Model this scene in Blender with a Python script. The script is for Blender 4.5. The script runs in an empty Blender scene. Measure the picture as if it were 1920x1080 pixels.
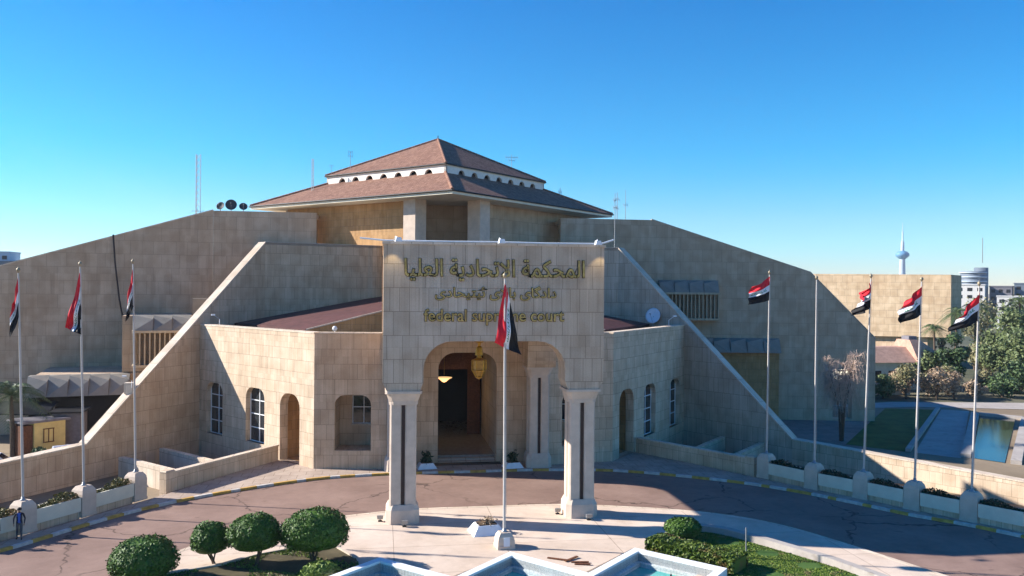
import bpy, bmesh, math, random
from mathutils import Vector, Matrix
from mathutils.geometry import tessellate_polygon
random.seed(7)
R = math.radians
sc = bpy.context.scene
COL = sc.collection

# ---------------------------------------------------------------- camera, sky, sun, exposure
cam = bpy.data.cameras.new('camera'); co = bpy.data.objects.new('camera', cam); COL.objects.link(co)
cam.sensor_width = 36.0; cam.lens = 29.295; cam.clip_start = .5; cam.clip_end = 20000
co.matrix_world = Matrix.Translation((-6.94, -50.97, 14.5)) @ Matrix.Rotation(R(-8.854), 4, 'Z') @ Matrix.Rotation(R(90.04), 4, 'X') @ Matrix.Rotation(R(.4668), 4, 'Z')
sc.camera = co
SUN_EL = R(28); SUN_DIR = Vector((-.956*math.cos(SUN_EL), .292*math.cos(SUN_EL), math.sin(SUN_EL)))
w = bpy.data.worlds.new('World'); sc.world = w; w.use_nodes = True
nt = w.node_tree; bg = nt.nodes['Background']
sky = nt.nodes.new('ShaderNodeTexSky'); sky.sky_type = 'NISHITA'; sky.sun_disc = False
sky.sun_elevation = SUN_EL; sky.sun_rotation = math.atan2(-.956, .292)
sky.air_density = 1.0; sky.dust_density = .0; sky.ozone_density = 4.0; sky.altitude = 0
hs = nt.nodes.new('ShaderNodeHueSaturation'); hs.inputs['Saturation'].default_value = 1.3; hs.inputs['Hue'].default_value = .5
nt.links.new(sky.outputs[0], hs.inputs['Color'])
tint = nt.nodes.new('ShaderNodeMix'); tint.data_type = 'RGBA'; tint.blend_type = 'MULTIPLY'; tint.inputs[0].default_value = 1; tcw = nt.nodes.new('ShaderNodeTexCoord'); sep = nt.nodes.new('ShaderNodeSeparateXYZ'); nt.links.new(tcw.outputs['Generated'], sep.inputs[0])
rp = nt.nodes.new('ShaderNodeValToRGB'); rp.color_ramp.interpolation = 'EASE'; nt.links.new(sep.outputs[2], rp.inputs[0])
rp.color_ramp.elements[0].position = 0.0; rp.color_ramp.elements[0].color = (.58, .60, .80, 1)
rp.color_ramp.elements[1].position = .42; rp.color_ramp.elements[1].color = (.01, .62, .80, 1)
for p_, c_ in ((.06, (.48, .68, .80, 1)), (.17, (.19, .70, .80, 1))):
    e_ = rp.color_ramp.elements.new(p_); e_.color = c_
nt.links.new(rp.outputs[0], tint.inputs[7])
nt.links.new(hs.outputs[0], tint.inputs[6]); nt.links.new(tint.outputs[2], bg.inputs[0]); bg.inputs[1].default_value = .106
sl = bpy.data.lights.new('sun', 'SUN'); sl.energy = 5.0; sl.angle = R(.53); sl.color = (1, .93, .84)
so = bpy.data.objects.new('sun', sl); COL.objects.link(so); so.rotation_euler = SUN_DIR.to_track_quat('Z', 'Y').to_euler()
sc.view_settings.view_transform = 'Standard'; sc.view_settings.look = 'None'; sc.view_settings.gamma = 1; sc.view_settings.exposure = 1.18

# ---------------------------------------------------------------- materials
def newmat(name):
    m = bpy.data.materials.new(name); m.use_nodes = True
    n = m.node_tree; b = n.nodes['Principled BSDF']; b.inputs['Roughness'].default_value = .85
    b.inputs['Specular IOR Level'].default_value = .25
    return m, n, b
def N(n, t, **kw):
    x = n.nodes.new(t)
    for k, v in kw.items():
        if k in x.inputs.keys(): x.inputs[k].default_value = v
        else: setattr(x, k, v)
    return x
def mixc(n, fac, a, b, mode='MIX'):
    x = n.nodes.new('ShaderNodeMix'); x.data_type = 'RGBA'; x.blend_type = mode
    for i, v in ((0, fac), (6, a), (7, b)):
        if isinstance(v, (int, float)): x.inputs[i].default_value = v
        elif isinstance(v, tuple): x.inputs[i].default_value = (*v, 1) if len(v) == 3 else v
        else: n.links.new(v, x.inputs[i])
    return x.outputs[2]
def ramp(n, src, a, b, ca=(0, 0, 0, 1), cb=(1, 1, 1, 1)):
    r = n.nodes.new('ShaderNodeValToRGB'); r.color_ramp.elements[0].position = a; r.color_ramp.elements[1].position = b
    r.color_ramp.elements[0].color = ca; r.color_ramp.elements[1].color = cb
    n.links.new(src, r.inputs[0]); return r.outputs[0]
def noise(n, vec, scale, detail=4, rough=.55, vscale=None):
    x = N(n, 'ShaderNodeTexNoise', Scale=scale, Detail=detail, Roughness=rough)
    if vscale:
        mp = n.nodes.new('ShaderNodeMapping'); mp.inputs['Scale'].default_value = vscale
        n.links.new(vec, mp.inputs[0]); vec = mp.outputs[0]
    n.links.new(vec, x.inputs['Vector']); return x.outputs[0]
def plain(name, col, rough=.7, metal=0, var=.15, scale=3.0, spec=.3):
    m, n, b = newmat(name); b.inputs['Roughness'].default_value = rough; b.inputs['Metallic'].default_value = metal
    b.inputs['Specular IOR Level'].default_value = spec
    tc = N(n, 'ShaderNodeTexCoord'); nz = noise(n, tc.outputs['Object'], scale, 5)
    c = mixc(n, ramp(n, nz, .3, .7), tuple(x*(1-var) for x in col), tuple(min(1, x*(1+var)) for x in col))
    n.links.new(c, b.inputs['Base Color']); return m
def stone(name, c1, c2, bw=1.0, bh=.95, mortar=.016, stain=.5, mort=(.2, .16, .12)):
    c1 = (c1[0]*1.02, c1[1]*.97, c1[2]*.915); c2 = (c2[0]*1.02, c2[1]*.97, c2[2]*.915)
    m, n, b = newmat(name); uv = N(n, 'ShaderNodeUVMap').outputs[0]
    tc = N(n, 'ShaderNodeTexCoord').outputs['Object']
    def brick(w_, h_, off, ms, ca, cb):
        x = N(n, 'ShaderNodeTexBrick', Scale=1.0); x.offset = off; x.offset_frequency = 2; x.squash = .62; x.squash_frequency = 3
        x.inputs['Mortar Size'].default_value = ms; x.inputs['Mortar Smooth'].default_value = .2
        x.inputs['Brick Width'].default_value = w_; x.inputs['Row Height'].default_value = h_
        x.inputs['Color1'].default_value = (*ca, 1); x.inputs['Color2'].default_value = (*cb, 1); x.inputs['Mortar'].default_value = (*mort, 1)
        n.links.new(uv, x.inputs['Vector']); return x
    b1 = brick(bw, bh, .43, mortar, c1, c2)
    dk = tuple(x*.84 for x in c1); lt = tuple(min(1, x*1.07) for x in c2)
    b2 = brick(bw*.37, bh*1.5, .31, .006, dk, lt)
    c = mixc(n, .4, b1.outputs['Color'], b2.outputs['Color'])
    big = noise(n, tc, .16, 6, .6)
    c = mixc(n, ramp(n, big, .35, .75), c, (.86, .80, .74), 'MULTIPLY')
    st = noise(n, uv, 1.0, 6, .65, (1.6, .12, 1))
    c = mixc(n, ramp(n, st, .52, .8), c, (1-.28*stain, 1-.32*stain, 1-.36*stain), 'MULTIPLY')
    vb = N(n, 'ShaderNodeTexNoise', Scale=.75, Detail=1); vb.inputs['Roughness'].default_value = .3; n.links.new(uv, vb.inputs['Vector'])
    c = mixc(n, ramp(n, vb.outputs[0], .42, .6), c, (.90, .875, .85), 'MULTIPLY')
    dr = noise(n, uv, 1.0, 4, .7, (3.2, .05, 1))
    c = mixc(n, ramp(n, dr, .60, .74), c, (.84, .80, .76), 'MULTIPLY')
    fine = noise(n, tc, 9, 6, .7)
    c = mixc(n, ramp(n, fine, .3, .72), c, (.88, .87, .86), 'MULTIPLY')
    n.links.new(c, b.inputs['Base Color'])
    bp = N(n, 'ShaderNodeBump', Strength=.5, Distance=.03)
    n.links.new(fine, bp.inputs['Height']); n.links.new(bp.outputs[0], b.inputs['Normal'])
    return m
M = {}
M['stone'] = stone('limestone_blocks', (.58, .49, .385), (.72, .62, .50))
M['stone_dark'] = stone('shaded_limestone', (.49, .395, .30), (.58, .48, .375), 1.9, 1.5, .026, .5, (.33, .26, .19))  # darker copy of the limestone; shade of the back walls is in the colour
M['stone_mid'] = stone('brown_shade_limestone', (.55, .43, .315), (.67, .54, .41), 1.05, 1.2, .018, .5, (.26, .19, .13))  # browner limestone copy with the warm shade of the left walls painted in
M['stone_grey'] = stone('grey_shade_limestone', (.50, .44, .37), (.59, .525, .45), .95, 1.45, .02, .3)  # greyer limestone copy; cool shade of portico front and right walls painted in
M['stone_gold'] = stone('golden_limestone', (.44, .28, .13), (.54, .36, .19), .9, .8, .016, .6)
M['cap'] = stone('coping_stone', (.64, .575, .49), (.74, .67, .58), 1.3, 3.0, .03, .5, (.34, .28, .22))
M['pale'] = plain('pale_carved_stone', (.545, .445, .36), .8, var=.12, scale=1.5)
M['cream'] = plain('cream_concrete', (.64, .60, .48), .85, var=.08, scale=1.2)
M['white'] = plain('white_paint', (.74, .76, .78), .6, var=.06)
M['dark'] = plain('dark_metal', (.02, .02, .022), .5, .3)
M['darkslot'] = plain('dark_bronze_strip', (.035, .022, .02), .5, .2)
M['pole'] = plain('pole_paint', (.50, .47, .44), .45, .2, var=.06)
M['steel'] = plain('galvanised_steel', (.30, .31, .32), .5, .5)
M['wood'] = plain('brown_wood', (.12, .045, .02), .7, var=.4, scale=6)
M['bark'] = plain('tree_bark', (.10, .07, .05), .9, var=.4, scale=8)
M['dry'] = plain('dry_twigs', (.48, .36, .29), .9, var=.35, scale=2)
M['gold'] = plain('brass', (.48, .29, .05), .35, .6, var=.3, scale=3)
M['brass_text'] = plain('aged_brass', (.40, .28, .10), .4, .55, var=.35, scale=2.5)
M['fascia'] = plain('fascia_paint', (.74, .69, .62), .8, var=.08)
M['fin_old'] = plain('tarnished_finial', (.30, .25, .17), .5, .3)
M['dark_letter'] = plain('dark_letter_edge', (.05, .04, .02), .6)
M['yellow'] = plain('kerb_yellow', (.50, .30, .07), .8, var=.3, scale=3)
M['kerbwhite'] = plain('kerb_white', (.52, .49, .45), .8, var=.25, scale=3)
M['dish_white'] = plain('dish_white', (.62, .66, .72), .5, var=.05)
M['dish_dark'] = plain('dish_grey', (.05, .055, .06), .6, var=.1)
M['hut'] = plain('yellow_render', (.62, .49, .20), .85, var=.12, scale=1.5)
M['hutroof'] = plain('grey_sheet_roof', (.16, .15, .17), .7, var=.2)
M['soil'] = plain('planting_soil', (.10, .065, .04), .95, var=.4, scale=5)
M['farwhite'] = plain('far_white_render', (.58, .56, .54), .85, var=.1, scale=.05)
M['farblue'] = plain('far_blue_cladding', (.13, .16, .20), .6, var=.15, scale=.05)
M['farpale'] = plain('hazed_concrete', (.42, .5, .58), .8, var=.05, scale=.02)  # pale blue of distance haze mixed into the concrete colour
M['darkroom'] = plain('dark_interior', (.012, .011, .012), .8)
M['red'] = plain('flag_red', (.62, .015, .03), .75, var=.1)
M['fwhite'] = plain('flag_white', (.74, .74, .76), .75, var=.05)
M['fblack'] = plain('flag_black', (.008, .008, .01), .75, var=.1)
M['fgreen'] = plain('flag_green', (.02, .20, .10), .75, var=.1)
M['skin'] = plain('skin', (.32, .18, .12), .6, var=.05)
M['hair'] = plain('hair', (.012, .01, .01), .7)
M['jacket'] = plain('navy_jacket', (.010, .013, .028), .8)
M['shirt'] = plain('blue_shirt', (.06, .12, .42), .8)
M['trouser'] = plain('grey_trousers', (.09, .085, .09), .85)
M['shoe'] = plain('black_shoe', (.01, .01, .01), .5)
M['brownjacket'] = plain('dark_grey_suit', (.018, .018, .022), .8)
M['tile'] = stone('pool_tile', (.50, .60, .66), (.60, .68, .72), .3, .3, .012, .2, (.25, .32, .38))

def m_glass():
    m, n, b = newmat('window_glass'); b.inputs['Base Color'].default_value = (.028, .032, .036, 1)
    b.inputs['Roughness'].default_value = .08; b.inputs['Specular IOR Level'].default_value = .45
    tc = N(n, 'ShaderNodeTexCoord'); bp = N(n, 'ShaderNodeBump', Strength=.15, Distance=.05)
    n.links.new(noise(n, tc.outputs['Object'], 1.3, 2), bp.inputs['Height']); n.links.new(bp.outputs[0], b.inputs['Normal']); return m
M['glass'] = m_glass()
def m_roof():
    m, n, b = newmat('clay_roof_tiles'); uv = N(n, 'ShaderNodeUVMap').outputs[0]; tc = N(n, 'ShaderNodeTexCoord').outputs['Object']
    x = N(n, 'ShaderNodeTexBrick', Scale=1.0); x.inputs['Brick Width'].default_value = .3; x.inputs['Row Height'].default_value = .42
    x.inputs['Mortar Size'].default_value = .03; x.inputs['Color1'].default_value = (.27, .155, .105, 1); x.inputs['Color2'].default_value = (.38, .235, .165, 1)
    x.inputs['Mortar'].default_value = (.16, .06, .04, 1); n.links.new(uv, x.inputs['Vector'])
    c = mixc(n, ramp(n, noise(n, tc, .5, 6, .65), .35, .7), x.outputs['Color'], (.80, .78, .82), 'MULTIPLY')
    c = mixc(n, ramp(n, noise(n, tc, 2.2, 5, .75), .42, .66), c, (.62, .58, .58), 'MULTIPLY')
    n.links.new(c, b.inputs['Base Color'])
    wv = N(n, 'ShaderNodeTexWave', Scale=1.67); wv.bands_direction = 'X'; n.links.new(uv, wv.inputs[0])
    bp = N(n, 'ShaderNodeBump', Strength=.1, Distance=.05); n.links.new(wv.outputs[1], bp.inputs['Height']); n.links.new(bp.outputs[0], b.inputs['Normal'])
    b.inputs['Roughness'].default_value = .85; b.inputs['Specular IOR Level'].default_value = .15
    return m
M['roof'] = m_roof()
M['roof_pale'] = plain('sunlit_tiles', (.44, .27, .20), .8, var=.2, scale=1.5)  # lighter copy of the roof tiles, sunlight on the house put into the colour
M['roofred'] = plain('shaded_red_roof', (.09, .034, .03), .7, var=.25, scale=1.5)  # red darkened so the cast shadow on the low roof sits in the colour
def m_ground(name, cols, scale=.3, crack=None, fine=.85, rough=.9, slab=None):
    m, n, b = newmat(name); tc = N(n, 'ShaderNodeTexCoord').outputs['Object']; b.inputs['Roughness'].default_value = rough
    c = mixc(n, ramp(n, noise(n, tc, scale, 8, .62), .35, .68), cols[0], cols[1])
    c = mixc(n, ramp(n, noise(n, tc, scale*7, 6, .7), .4, .75), c, (fine,)*3, 'MULTIPLY')
    c = mixc(n, ramp(n, noise(n, tc, 30, 3, .7), .3, .7), c, (.92,)*3, 'MULTIPLY')
    c = mixc(n, ramp(n, noise(n, tc, 1.1, 9, .8), .56, .72), c, (.80, .77, .74), 'MULTIPLY')
    c = mixc(n, ramp(n, noise(n, tc, .9, 2, .4), .70, .76), c, (.72, .70, .68), 'MULTIPLY')
    if slab:
        x = N(n, 'ShaderNodeTexBrick', Scale=1.0); x.offset = 0 if slab[2] else .5; x.inputs['Brick Width'].default_value = slab[0]; x.inputs['Row Height'].default_value = slab[1]
        x.inputs['Mortar Size'].default_value = .02; x.inputs['Color1'].default_value = (1, 1, 1, 1); x.inputs['Color2'].default_value = (.92, .91, .9, 1); x.inputs['Mortar'].default_value = (.5, .46, .43, 1)
        n.links.new(tc, x.inputs['Vector']); c = mixc(n, 1.0, c, x.outputs['Color'], 'MULTIPLY')
    if crack:
        ad = n.nodes.new('ShaderNodeVectorMath'); ad.operation = 'MULTIPLY_ADD'
        nz = N(n, 'ShaderNodeTexNoise', Scale=.7, Detail=5); n.links.new(tc, nz.inputs['Vector'])
        n.links.new(nz.outputs['Color'], ad.inputs[0]); ad.inputs[1].default_value = (2.2, 2.2, 0); n.links.new(tc, ad.inputs[2])
        v = N(n, 'ShaderNodeTexVoronoi', Scale=crack); v.feature = 'DISTANCE_TO_EDGE'; n.links.new(ad.outputs[0], v.inputs['Vector'])
        f = ramp(n, v.outputs['Distance'], 0, .012, (1, 1, 1, 1), (0, 0, 0, 1))
        msk = ramp(n, noise(n, tc, .12, 3), .38, .5)
        mm = n.nodes.new('ShaderNodeMath'); mm.operation = 'MULTIPLY'; n.links.new(f, mm.inputs[0]); n.links.new(msk, mm.inputs[1])
        c = mixc(n, mm.outputs[0], c, tuple(x*.3 for x in cols[0]))
    n.links.new(c, b.inputs['Base Color'])
    bp = N(n, 'ShaderNodeBump', Strength=.3, Distance=.03); n.links.new(noise(n, tc, 12, 5, .7), bp.inputs['Height']); n.links.new(bp.outputs[0], b.inputs['Normal'])
    return m
M['road'] = m_ground('reddish_asphalt', ((.215, .137, .108), (.30, .20, .16)), .22, crack=.13)
M['plaza'] = m_ground('pink_stone_paving', ((.58, .46, .36), (.72, .59, .48)), .3, slab=(6.2, 4.4, 1), fine=.9)
M['pave'] = m_ground('sidewalk_concrete', ((.37, .29, .235), (.50, .405, .33)), .5, slab=(1.2, 1.2, 0))
M['yard'] = m_ground('court_paving', ((.20, .17, .15), (.30, .26, .23)), .3, slab=(2.4, 2.4, 1))
M['earth'] = m_ground('dry_earth', ((.20, .15, .095), (.32, .25, .17)), .05)
M['lawn'] = m_ground('lawn_grass', ((.03, .085, .014), (.08, .15, .03)), .6)
M['bed'] = m_ground('garden_soil', ((.06, .05, .025), (.13, .105, .055)), .8)
M['path'] = m_ground('path_concrete', ((.36, .32, .29), (.45, .41, .37)), .4)
M['farpark'] = m_ground('distant_greenery', ((.06, .075, .04), (.17, .15, .10)), .012)
def m_leaf(name, a, b_, dry=None):
    m, n, b = newmat(name); g = N(n, 'ShaderNodeNewGeometry'); tc = N(n, 'ShaderNodeTexCoord').outputs['Object']
    c = mixc(n, g.outputs['Random Per Island'], a, b_)
    if dry: c = mixc(n, ramp(n, noise(n, tc, 1.1, 3), .55, .7), c, dry)
    n.links.new(c, b.inputs['Base Color']); b.inputs['Roughness'].default_value = .55
    b.inputs['Specular IOR Level'].default_value = .3
    return m
M['leaf'] = m_leaf('clipped_bush_leaves', (.02, .06, .006), (.085, .17, .02))
M['leaf_tree'] = m_leaf('tree_leaves', (.06, .095, .035), (.15, .18, .07))
M['leaf_dark'] = m_leaf('dark_tree_leaves', (.035, .07, .028), (.09, .14, .05))
M['leaf_olive'] = m_leaf('olive_tree_leaves', (.15, .15, .07), (.27, .24, .12))
M['leaf_dry'] = m_leaf('dry_shrub_leaves', (.26, .18, .12), (.40, .30, .20))
M['leaf_hedge'] = m_leaf('hedge_leaves', (.04, .08, .01), (.12, .17, .02), (.16, .09, .03))
M['leaf_plant'] = m_leaf('planter_leaves', (.06, .07, .02), (.20, .16, .04), (.26, .13, .04))
M['leaf_deep'] = m_leaf('planter_greens', (.012, .03, .015), (.03, .06, .025))  # darker, cooler green than the other planter leaves
M['palm'] = m_leaf('palm_leaves', (.05, .085, .03), (.12, .16, .06))
M['grass'] = m_leaf('grass_blades', (.07, .13, .015), (.18, .24, .04), (.24, .19, .09))
def m_water(name, col, rough=.04, emit=None):
    m, n, b = newmat(name); tc = N(n, 'ShaderNodeTexCoord').outputs['Object']
    c = mixc(n, ramp(n, noise(n, tc, .5, 4), .35, .7), col[0], col[1]); n.links.new(c, b.inputs['Base Color'])
    b.inputs['Roughness'].default_value = rough; b.inputs['Specular IOR Level'].default_value = .5
    bp = N(n, 'ShaderNodeBump', Strength=.12, Distance=.06); n.links.new(noise(n, tc, 3, 3), bp.inputs['Height']); n.links.new(bp.outputs[0], b.inputs['Normal'])
    return m
M['water'] = m_water('fountain_water', ((.03, .33, .31), (.16, .52, .46)))
M['pond'] = m_water('pond_water', ((.015, .035, .03), (.03, .06, .05)), .03)
def m_emit(name, col, s):
    m, n, b = newmat(name); b.inputs['Base Color'].default_value = (*col, 1); b.inputs['Emission Color'].default_value = (*col, 1); b.inputs['Emission Strength'].default_value = s; return m
M['lamp_on'] = m_emit('lit_lamp', (1, .62, .28), .45)

# ---------------------------------------------------------------- mesh builder
ORG = {}
class MB:
    def __init__(s): s.v = []; s.f = []; s.m = []; s.cur = 0; s.smooth = False; s.sm = []
    def face(s, pts, mi=None):
        i = len(s.v); s.v += [Vector(p) for p in pts]; s.f.append(tuple(range(i, i+len(pts)))); s.m.append(s.cur if mi is None else mi); s.sm.append(s.smooth)
    def box(s, x0, x1, y0, y1, z0, z1):
        s.obox(Vector(((x0+x1)/2, (y0+y1)/2, z0)), (1, 0), x1-x0, y1-y0, z1-z0)
    def obox(s, c, d, lx, ly, h, tx=None, ty=None):
        "box of length lx along unit d, ly across, resting at c, optional top size"
        d = Vector((d[0], d[1], 0)).normalized(); t = Vector((-d.y, d.x, 0)); c = Vector(c)
        tx = lx if tx is None else tx; ty = ly if ty is None else ty
        B = [c+d*(a*lx/2)+t*(b*ly/2) for a, b in ((-1, -1), (1, -1), (1, 1), (-1, 1))]
        T = [c+d*(a*tx/2)+t*(b*ty/2)+Vector((0, 0, h)) for a, b in ((-1, -1), (1, -1), (1, 1), (-1, 1))]
        s.hull(B, T)
    def hull(s, B, T):
        n = len(B); i = len(s.v); s.v += [Vector(p) for p in B]+[Vector(p) for p in T]
        fs = [tuple(range(i+n-1, i-1, -1)), tuple(range(i+n, i+2*n))]+[(i+k, i+(k+1) % n, i+n+(k+1) % n, i+n+k) for k in range(n)]
        s.f += fs; s.m += [s.cur]*len(fs); s.sm += [False, False]+[s.smooth]*n
    def prism(s, poly, z0, z1):
        s.hull([(p[0], p[1], z0) for p in poly], [(p[0], p[1], z1) for p in poly])
    def bar(s, p, q, w_, h):
        "coping: bar whose underside runs p->q, width w_ across, height h"
        p = Vector(p); q = Vector(q); d = (q-p); t = Vector((-d.y, d.x, 0)).normalized()*(w_/2); u = Vector((0, 0, h))
        s.hull([p-t, q-t, q+t, p+t], [p-t+u, q-t+u, q+t+u, p+t+u])
    def tube(s, pts, r, n=8, r2=None):
        pts = [Vector(p) for p in pts]; rings = []; L = len(pts); old = s.smooth; s.smooth = n > 5
        for i, p in enumerate(pts):
            d = (pts[min(i+1, L-1)]-pts[max(i-1, 0)]).normalized(); a = d.orthogonal().normalized() if abs(d.z) < .9 else Vector((1, 0, 0)); a = (a-d*a.dot(d)).normalized(); b = d.cross(a)
            rr = r if r2 is None else r+(r2-r)*i/(L-1)
            rings.append([p+(a*math.cos(6.2832*k/n)+b*math.sin(6.2832*k/n))*rr for k in range(n)])
        for i in range(L-1):
            j = len(s.v); s.v += rings[i]+rings[i+1]
            for k in range(n): s.f.append((j+k, j+(k+1) % n, j+n+(k+1) % n, j+n+k)); s.m.append(s.cur); s.sm.append(s.smooth)
        s.smooth = old
        s.face(rings[0][::-1]); s.face(rings[-1])
    def lathe(s, c, prof, n=16, sx=1, sy=1):
        c = Vector(c); old = s.smooth; s.smooth = n > 8; rg = []
        j = len(s.v)
        for r_, z in prof: s.v += [c+Vector((math.cos(6.28318*k/n)*r_*sx, math.sin(6.28318*k/n)*r_*sy, z)) for k in range(n)]
        for i in range(len(prof)-1):
            for k in range(n): s.f.append((j+i*n+k, j+i*n+(k+1) % n, j+(i+1)*n+(k+1) % n, j+(i+1)*n+k)); s.m.append(s.cur); s.sm.append(s.smooth)
        s.smooth = old
    def plate(s, org, d, outer, holes, th, out=1):
        "wall slab in the vertical plane through org along d; polygon in (along, z); th thick away from the viewer side"
        d = Vector((d[0], d[1], 0)).normalized(); t = Vector((-d.y, d.x, 0))*out; org = Vector((org[0], org[1], 0))
        P = lambda a, z, k: org+d*a+Vector((0, 0, z))+t*(th*k)
        loops = [outer]+list(holes)
        tri = tessellate_polygon([[Vector((a, z, 0)) for a, z in L] for L in loops])
        flat = [p for L in loops for p in L]
        for k in (0, 1):
            i = len(s.v); s.v += [P(a, z, k) for a, z in flat]
            for t3 in tri: s.f.append(tuple(i+x for x in (t3 if k else t3[::-1]))); s.m.append(s.cur); s.sm.append(False)
        for L in loops:
            for a in range(len(L)):
                p, q = L[a], L[(a+1) % len(L)]; s.face([P(*p, 0), P(*q, 0), P(*q, 1), P(*p, 1)])
    def build(s, name, mats, parent=None, org=None):
        me = bpy.data.meshes.new(name)
        o = bpy.data.objects.new(name, me); COL.objects.link(o)
        O = ORG.get(parent.name, Vector((0, 0, 0))) if parent else (Vector(org) if org is not None else Vector((0, 0, 0)))
        me.from_pydata([tuple(v-O) for v in s.v], [], s.f)
        mats = mats if isinstance(mats, (list, tuple)) else [mats]
        for m in mats: me.materials.append(M[m] if isinstance(m, str) else m)
        me.polygons.foreach_set('material_index', s.m); me.polygons.foreach_set('use_smooth', s.sm)
        uv = me.uv_layers.new(name='UVMap')
        for p in me.polygons:
            nn = p.normal
            if abs(nn.z) > .75 and nn.xy.length < .2: f = lambda v: (v.x, v.y)
            else:
                t = Vector((-nn.y, nn.x, 0)).normalized(); k = 1/max(.3, math.sqrt(1-nn.z*nn.z)) 
                f = lambda v, t=t, k=k: (v.dot(t), v.z*k)
            for li in p.loop_indices: uv.data[li].uv = f(me.vertices[me.loops[li].vertex_index].co+O)
        ORG[o.name] = O
        if parent: o.parent = parent
        else: o.location = O
        bm = bmesh.new(); bm.from_mesh(me)
        if not s.sm or not any(s.sm): bmesh.ops.recalc_face_normals(bm, faces=bm.faces); bm.to_mesh(me)
        bm.free()
        return o
def tag(o, label=None, cat=None, group=None, kind=None):
    for k, v in (('label', label), ('category', cat), ('group', group), ('kind', kind)):
        if v: o[k] = v
    return o
def thing(name, loc, label, cat, group=None):
    o = bpy.data.objects.new(name, None); COL.objects.link(o); o.location = loc; ORG[o.name] = Vector(loc); o.empty_display_size = .3
    return tag(o, label, cat, group)
def rrect(a0, a1, z0, z1, r, n=6, bottom=False):
    "arch-topped opening outline with rounded top corners"
    pts = [(a0, z0), (a1, z0)]
    for k in range(n+1): t = math.pi/2*k/n; pts.append((a1-r+r*math.cos(t), z1-r+r*math.sin(t)))
    for k in range(n+1): t = math.pi/2*(1+k/n); pts.append((a0+r+r*math.cos(t), z1-r+r*math.sin(t)))
    return pts
def mir(o2, p): return (p[0]*o2, p[1]) if len(p) == 2 else (p[0]*o2, p[1], p[2])

# ---------------------------------------------------------------- ground
GZ = -1.45
g = MB(); g.face([(-6000, -800, GZ), (6000, -800, GZ), (6000, 9000, GZ), (-6000, 9000, GZ)])
tag(g.build('ground', 'earth'), kind='structure')
outer = [(0, 14.3), (5, 14.3), (10, 13.7), (13.1, 12.6), (16.8, 10.4), (20, 8.0), (22.6, 5.2), (24.7, 2.1), (26.9, -1.6), (29.0, -4.2), (31.0, -7.6), (34, -14), (37, -22), (40, -60)]
inner = [(0, 3.5), (5, 3.4), (9.5, 2.2), (13.1, .7), (15.7, -1.1), (17.6, -3.5), (19.2, -7), (20.8, -11.2), (22.5, -16), (24.5, -24), (27, -60)]
def resample(pl, step=.6):
    out = []
    P_ = [Vector((*p, 0)) for p in pl]
    for i in range(len(P_)-1):
        p0 = P_[max(i-1, 0)] if i else Vector((-P_[1].x, P_[1].y, 0)); p1, p2 = P_[i], P_[i+1]; p3 = P_[min(i+2, len(P_)-1)]
        n = max(1, int((p2-p1).length/step))
        for k in range(n):
            t = k/n; out.append(.5*((2*p1)+(p2-p0)*t+(2*p0-5*p1+4*p2-p3)*t*t+(3*p1-p0-3*p2+p3)*t**3))
    out.append(P_[-1]); return [(p.x, p.y) for p in out]
ou = resample(outer); inn = resample(inner)
oL = [(-x, y) for x, y in ou][::-1][:-1]+ou; iL = [(-x, y) for x, y in inn][::-1][:-1]+inn
# raised forecourt slab (sides down to the garden level)
plat = [(15.6, 20.4), (22.1, 8.6), (30.6, -5.2), (36, -16), (44, -60)]
pf = [(-x, y) for x, y in plat][::-1]+plat
g = MB()
tri = tessellate_polygon([[Vector((*p, 0)) for p in pf+[]]])
ex = pf[:]+[]
def sheet(name, poly, z, mat, z0=None, kind='structure', holes=()):
    g = MB(); loops = [list(poly)]+[list(h) for h in holes]
    tri = tessellate_polygon([[Vector((*p, 0)) for p in L] for L in loops]); flat = [p for L in loops for p in L]
    for t in tri:
        pts = [(*flat[i], z) for i in t]
        n = (Vector(pts[1])-Vector(pts[0])).cross(Vector(pts[2])-Vector(pts[0]))
        g.face(pts if n.z > 0 else pts[::-1])
    if z0 is not None:
        for L in loops:
            for i in range(len(L)): p, q = L[i], L[(i+1) % len(L)]; g.face([(*p, z0), (*q, z0), (*q, z), (*p, z)])
    o = g.build(name, mat)
    if kind: tag(o, kind=kind)
    return o
entr = [(12.2, 16.7), (14.9, 19.95)]
sheet('road', iL+[(x, y) for x, y in oL[::-1]], 0, 'road')
side = oL+[(43.6, -60)]+[(30.6+.2, -5.2), (22.1, 8.6), (15.6, 20.4), (14.6, 19.9), (12.2, 16.9), (8, 19), (-8, 19), (-12.2, 16.9), (-14.6, 19.9), (-15.6, 20.4), (-22.1, 8.6), (-30.8, -5.2), (-43.6, -60)]
sheet('sidewalk', side, .12, 'pave', GZ)
hx = lambda x, y: (x, y)
pool_out = [(-10.65, -9.6), (-7.1, -6.0), (-3.55, -9.6), (0, -6.0), (3.55, -9.6), (7.1, -6.0), (10.65, -9.6), (7.1, -13.2), (3.55, -9.75), (0, -13.2), (-3.55, -9.75), (-7.1, -13.2)]
bedL = [(-10.0, -1.9), (-11.4, -2.5), (-13.2, -4.0), (-14.6, -5.9), (-16.6, -8.5), (-18.8, -12.5), (-20.5, -18), (-12, -18), (-9.9, -12), (-11.6, -9.7), (-9.4, -6.8), (-9.0, -4.0)]
sheet('plaza', iL+[(27, -60), (-27, -60)], .12, 'plaza', -.1, holes=[[(p[0]*.97, p[1]) for p in ((-10.4, -9.6), (-7.1, -6.3), (-3.62, -9.6), (0, -6.3), (3.55, -9.66), (7.1, -6.3), (10.4, -9.6), (7.1, -12.9), (3.55, -9.72), (0, -12.9), (-3.55, -9.7), (-7.1, -12.9))]])
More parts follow.
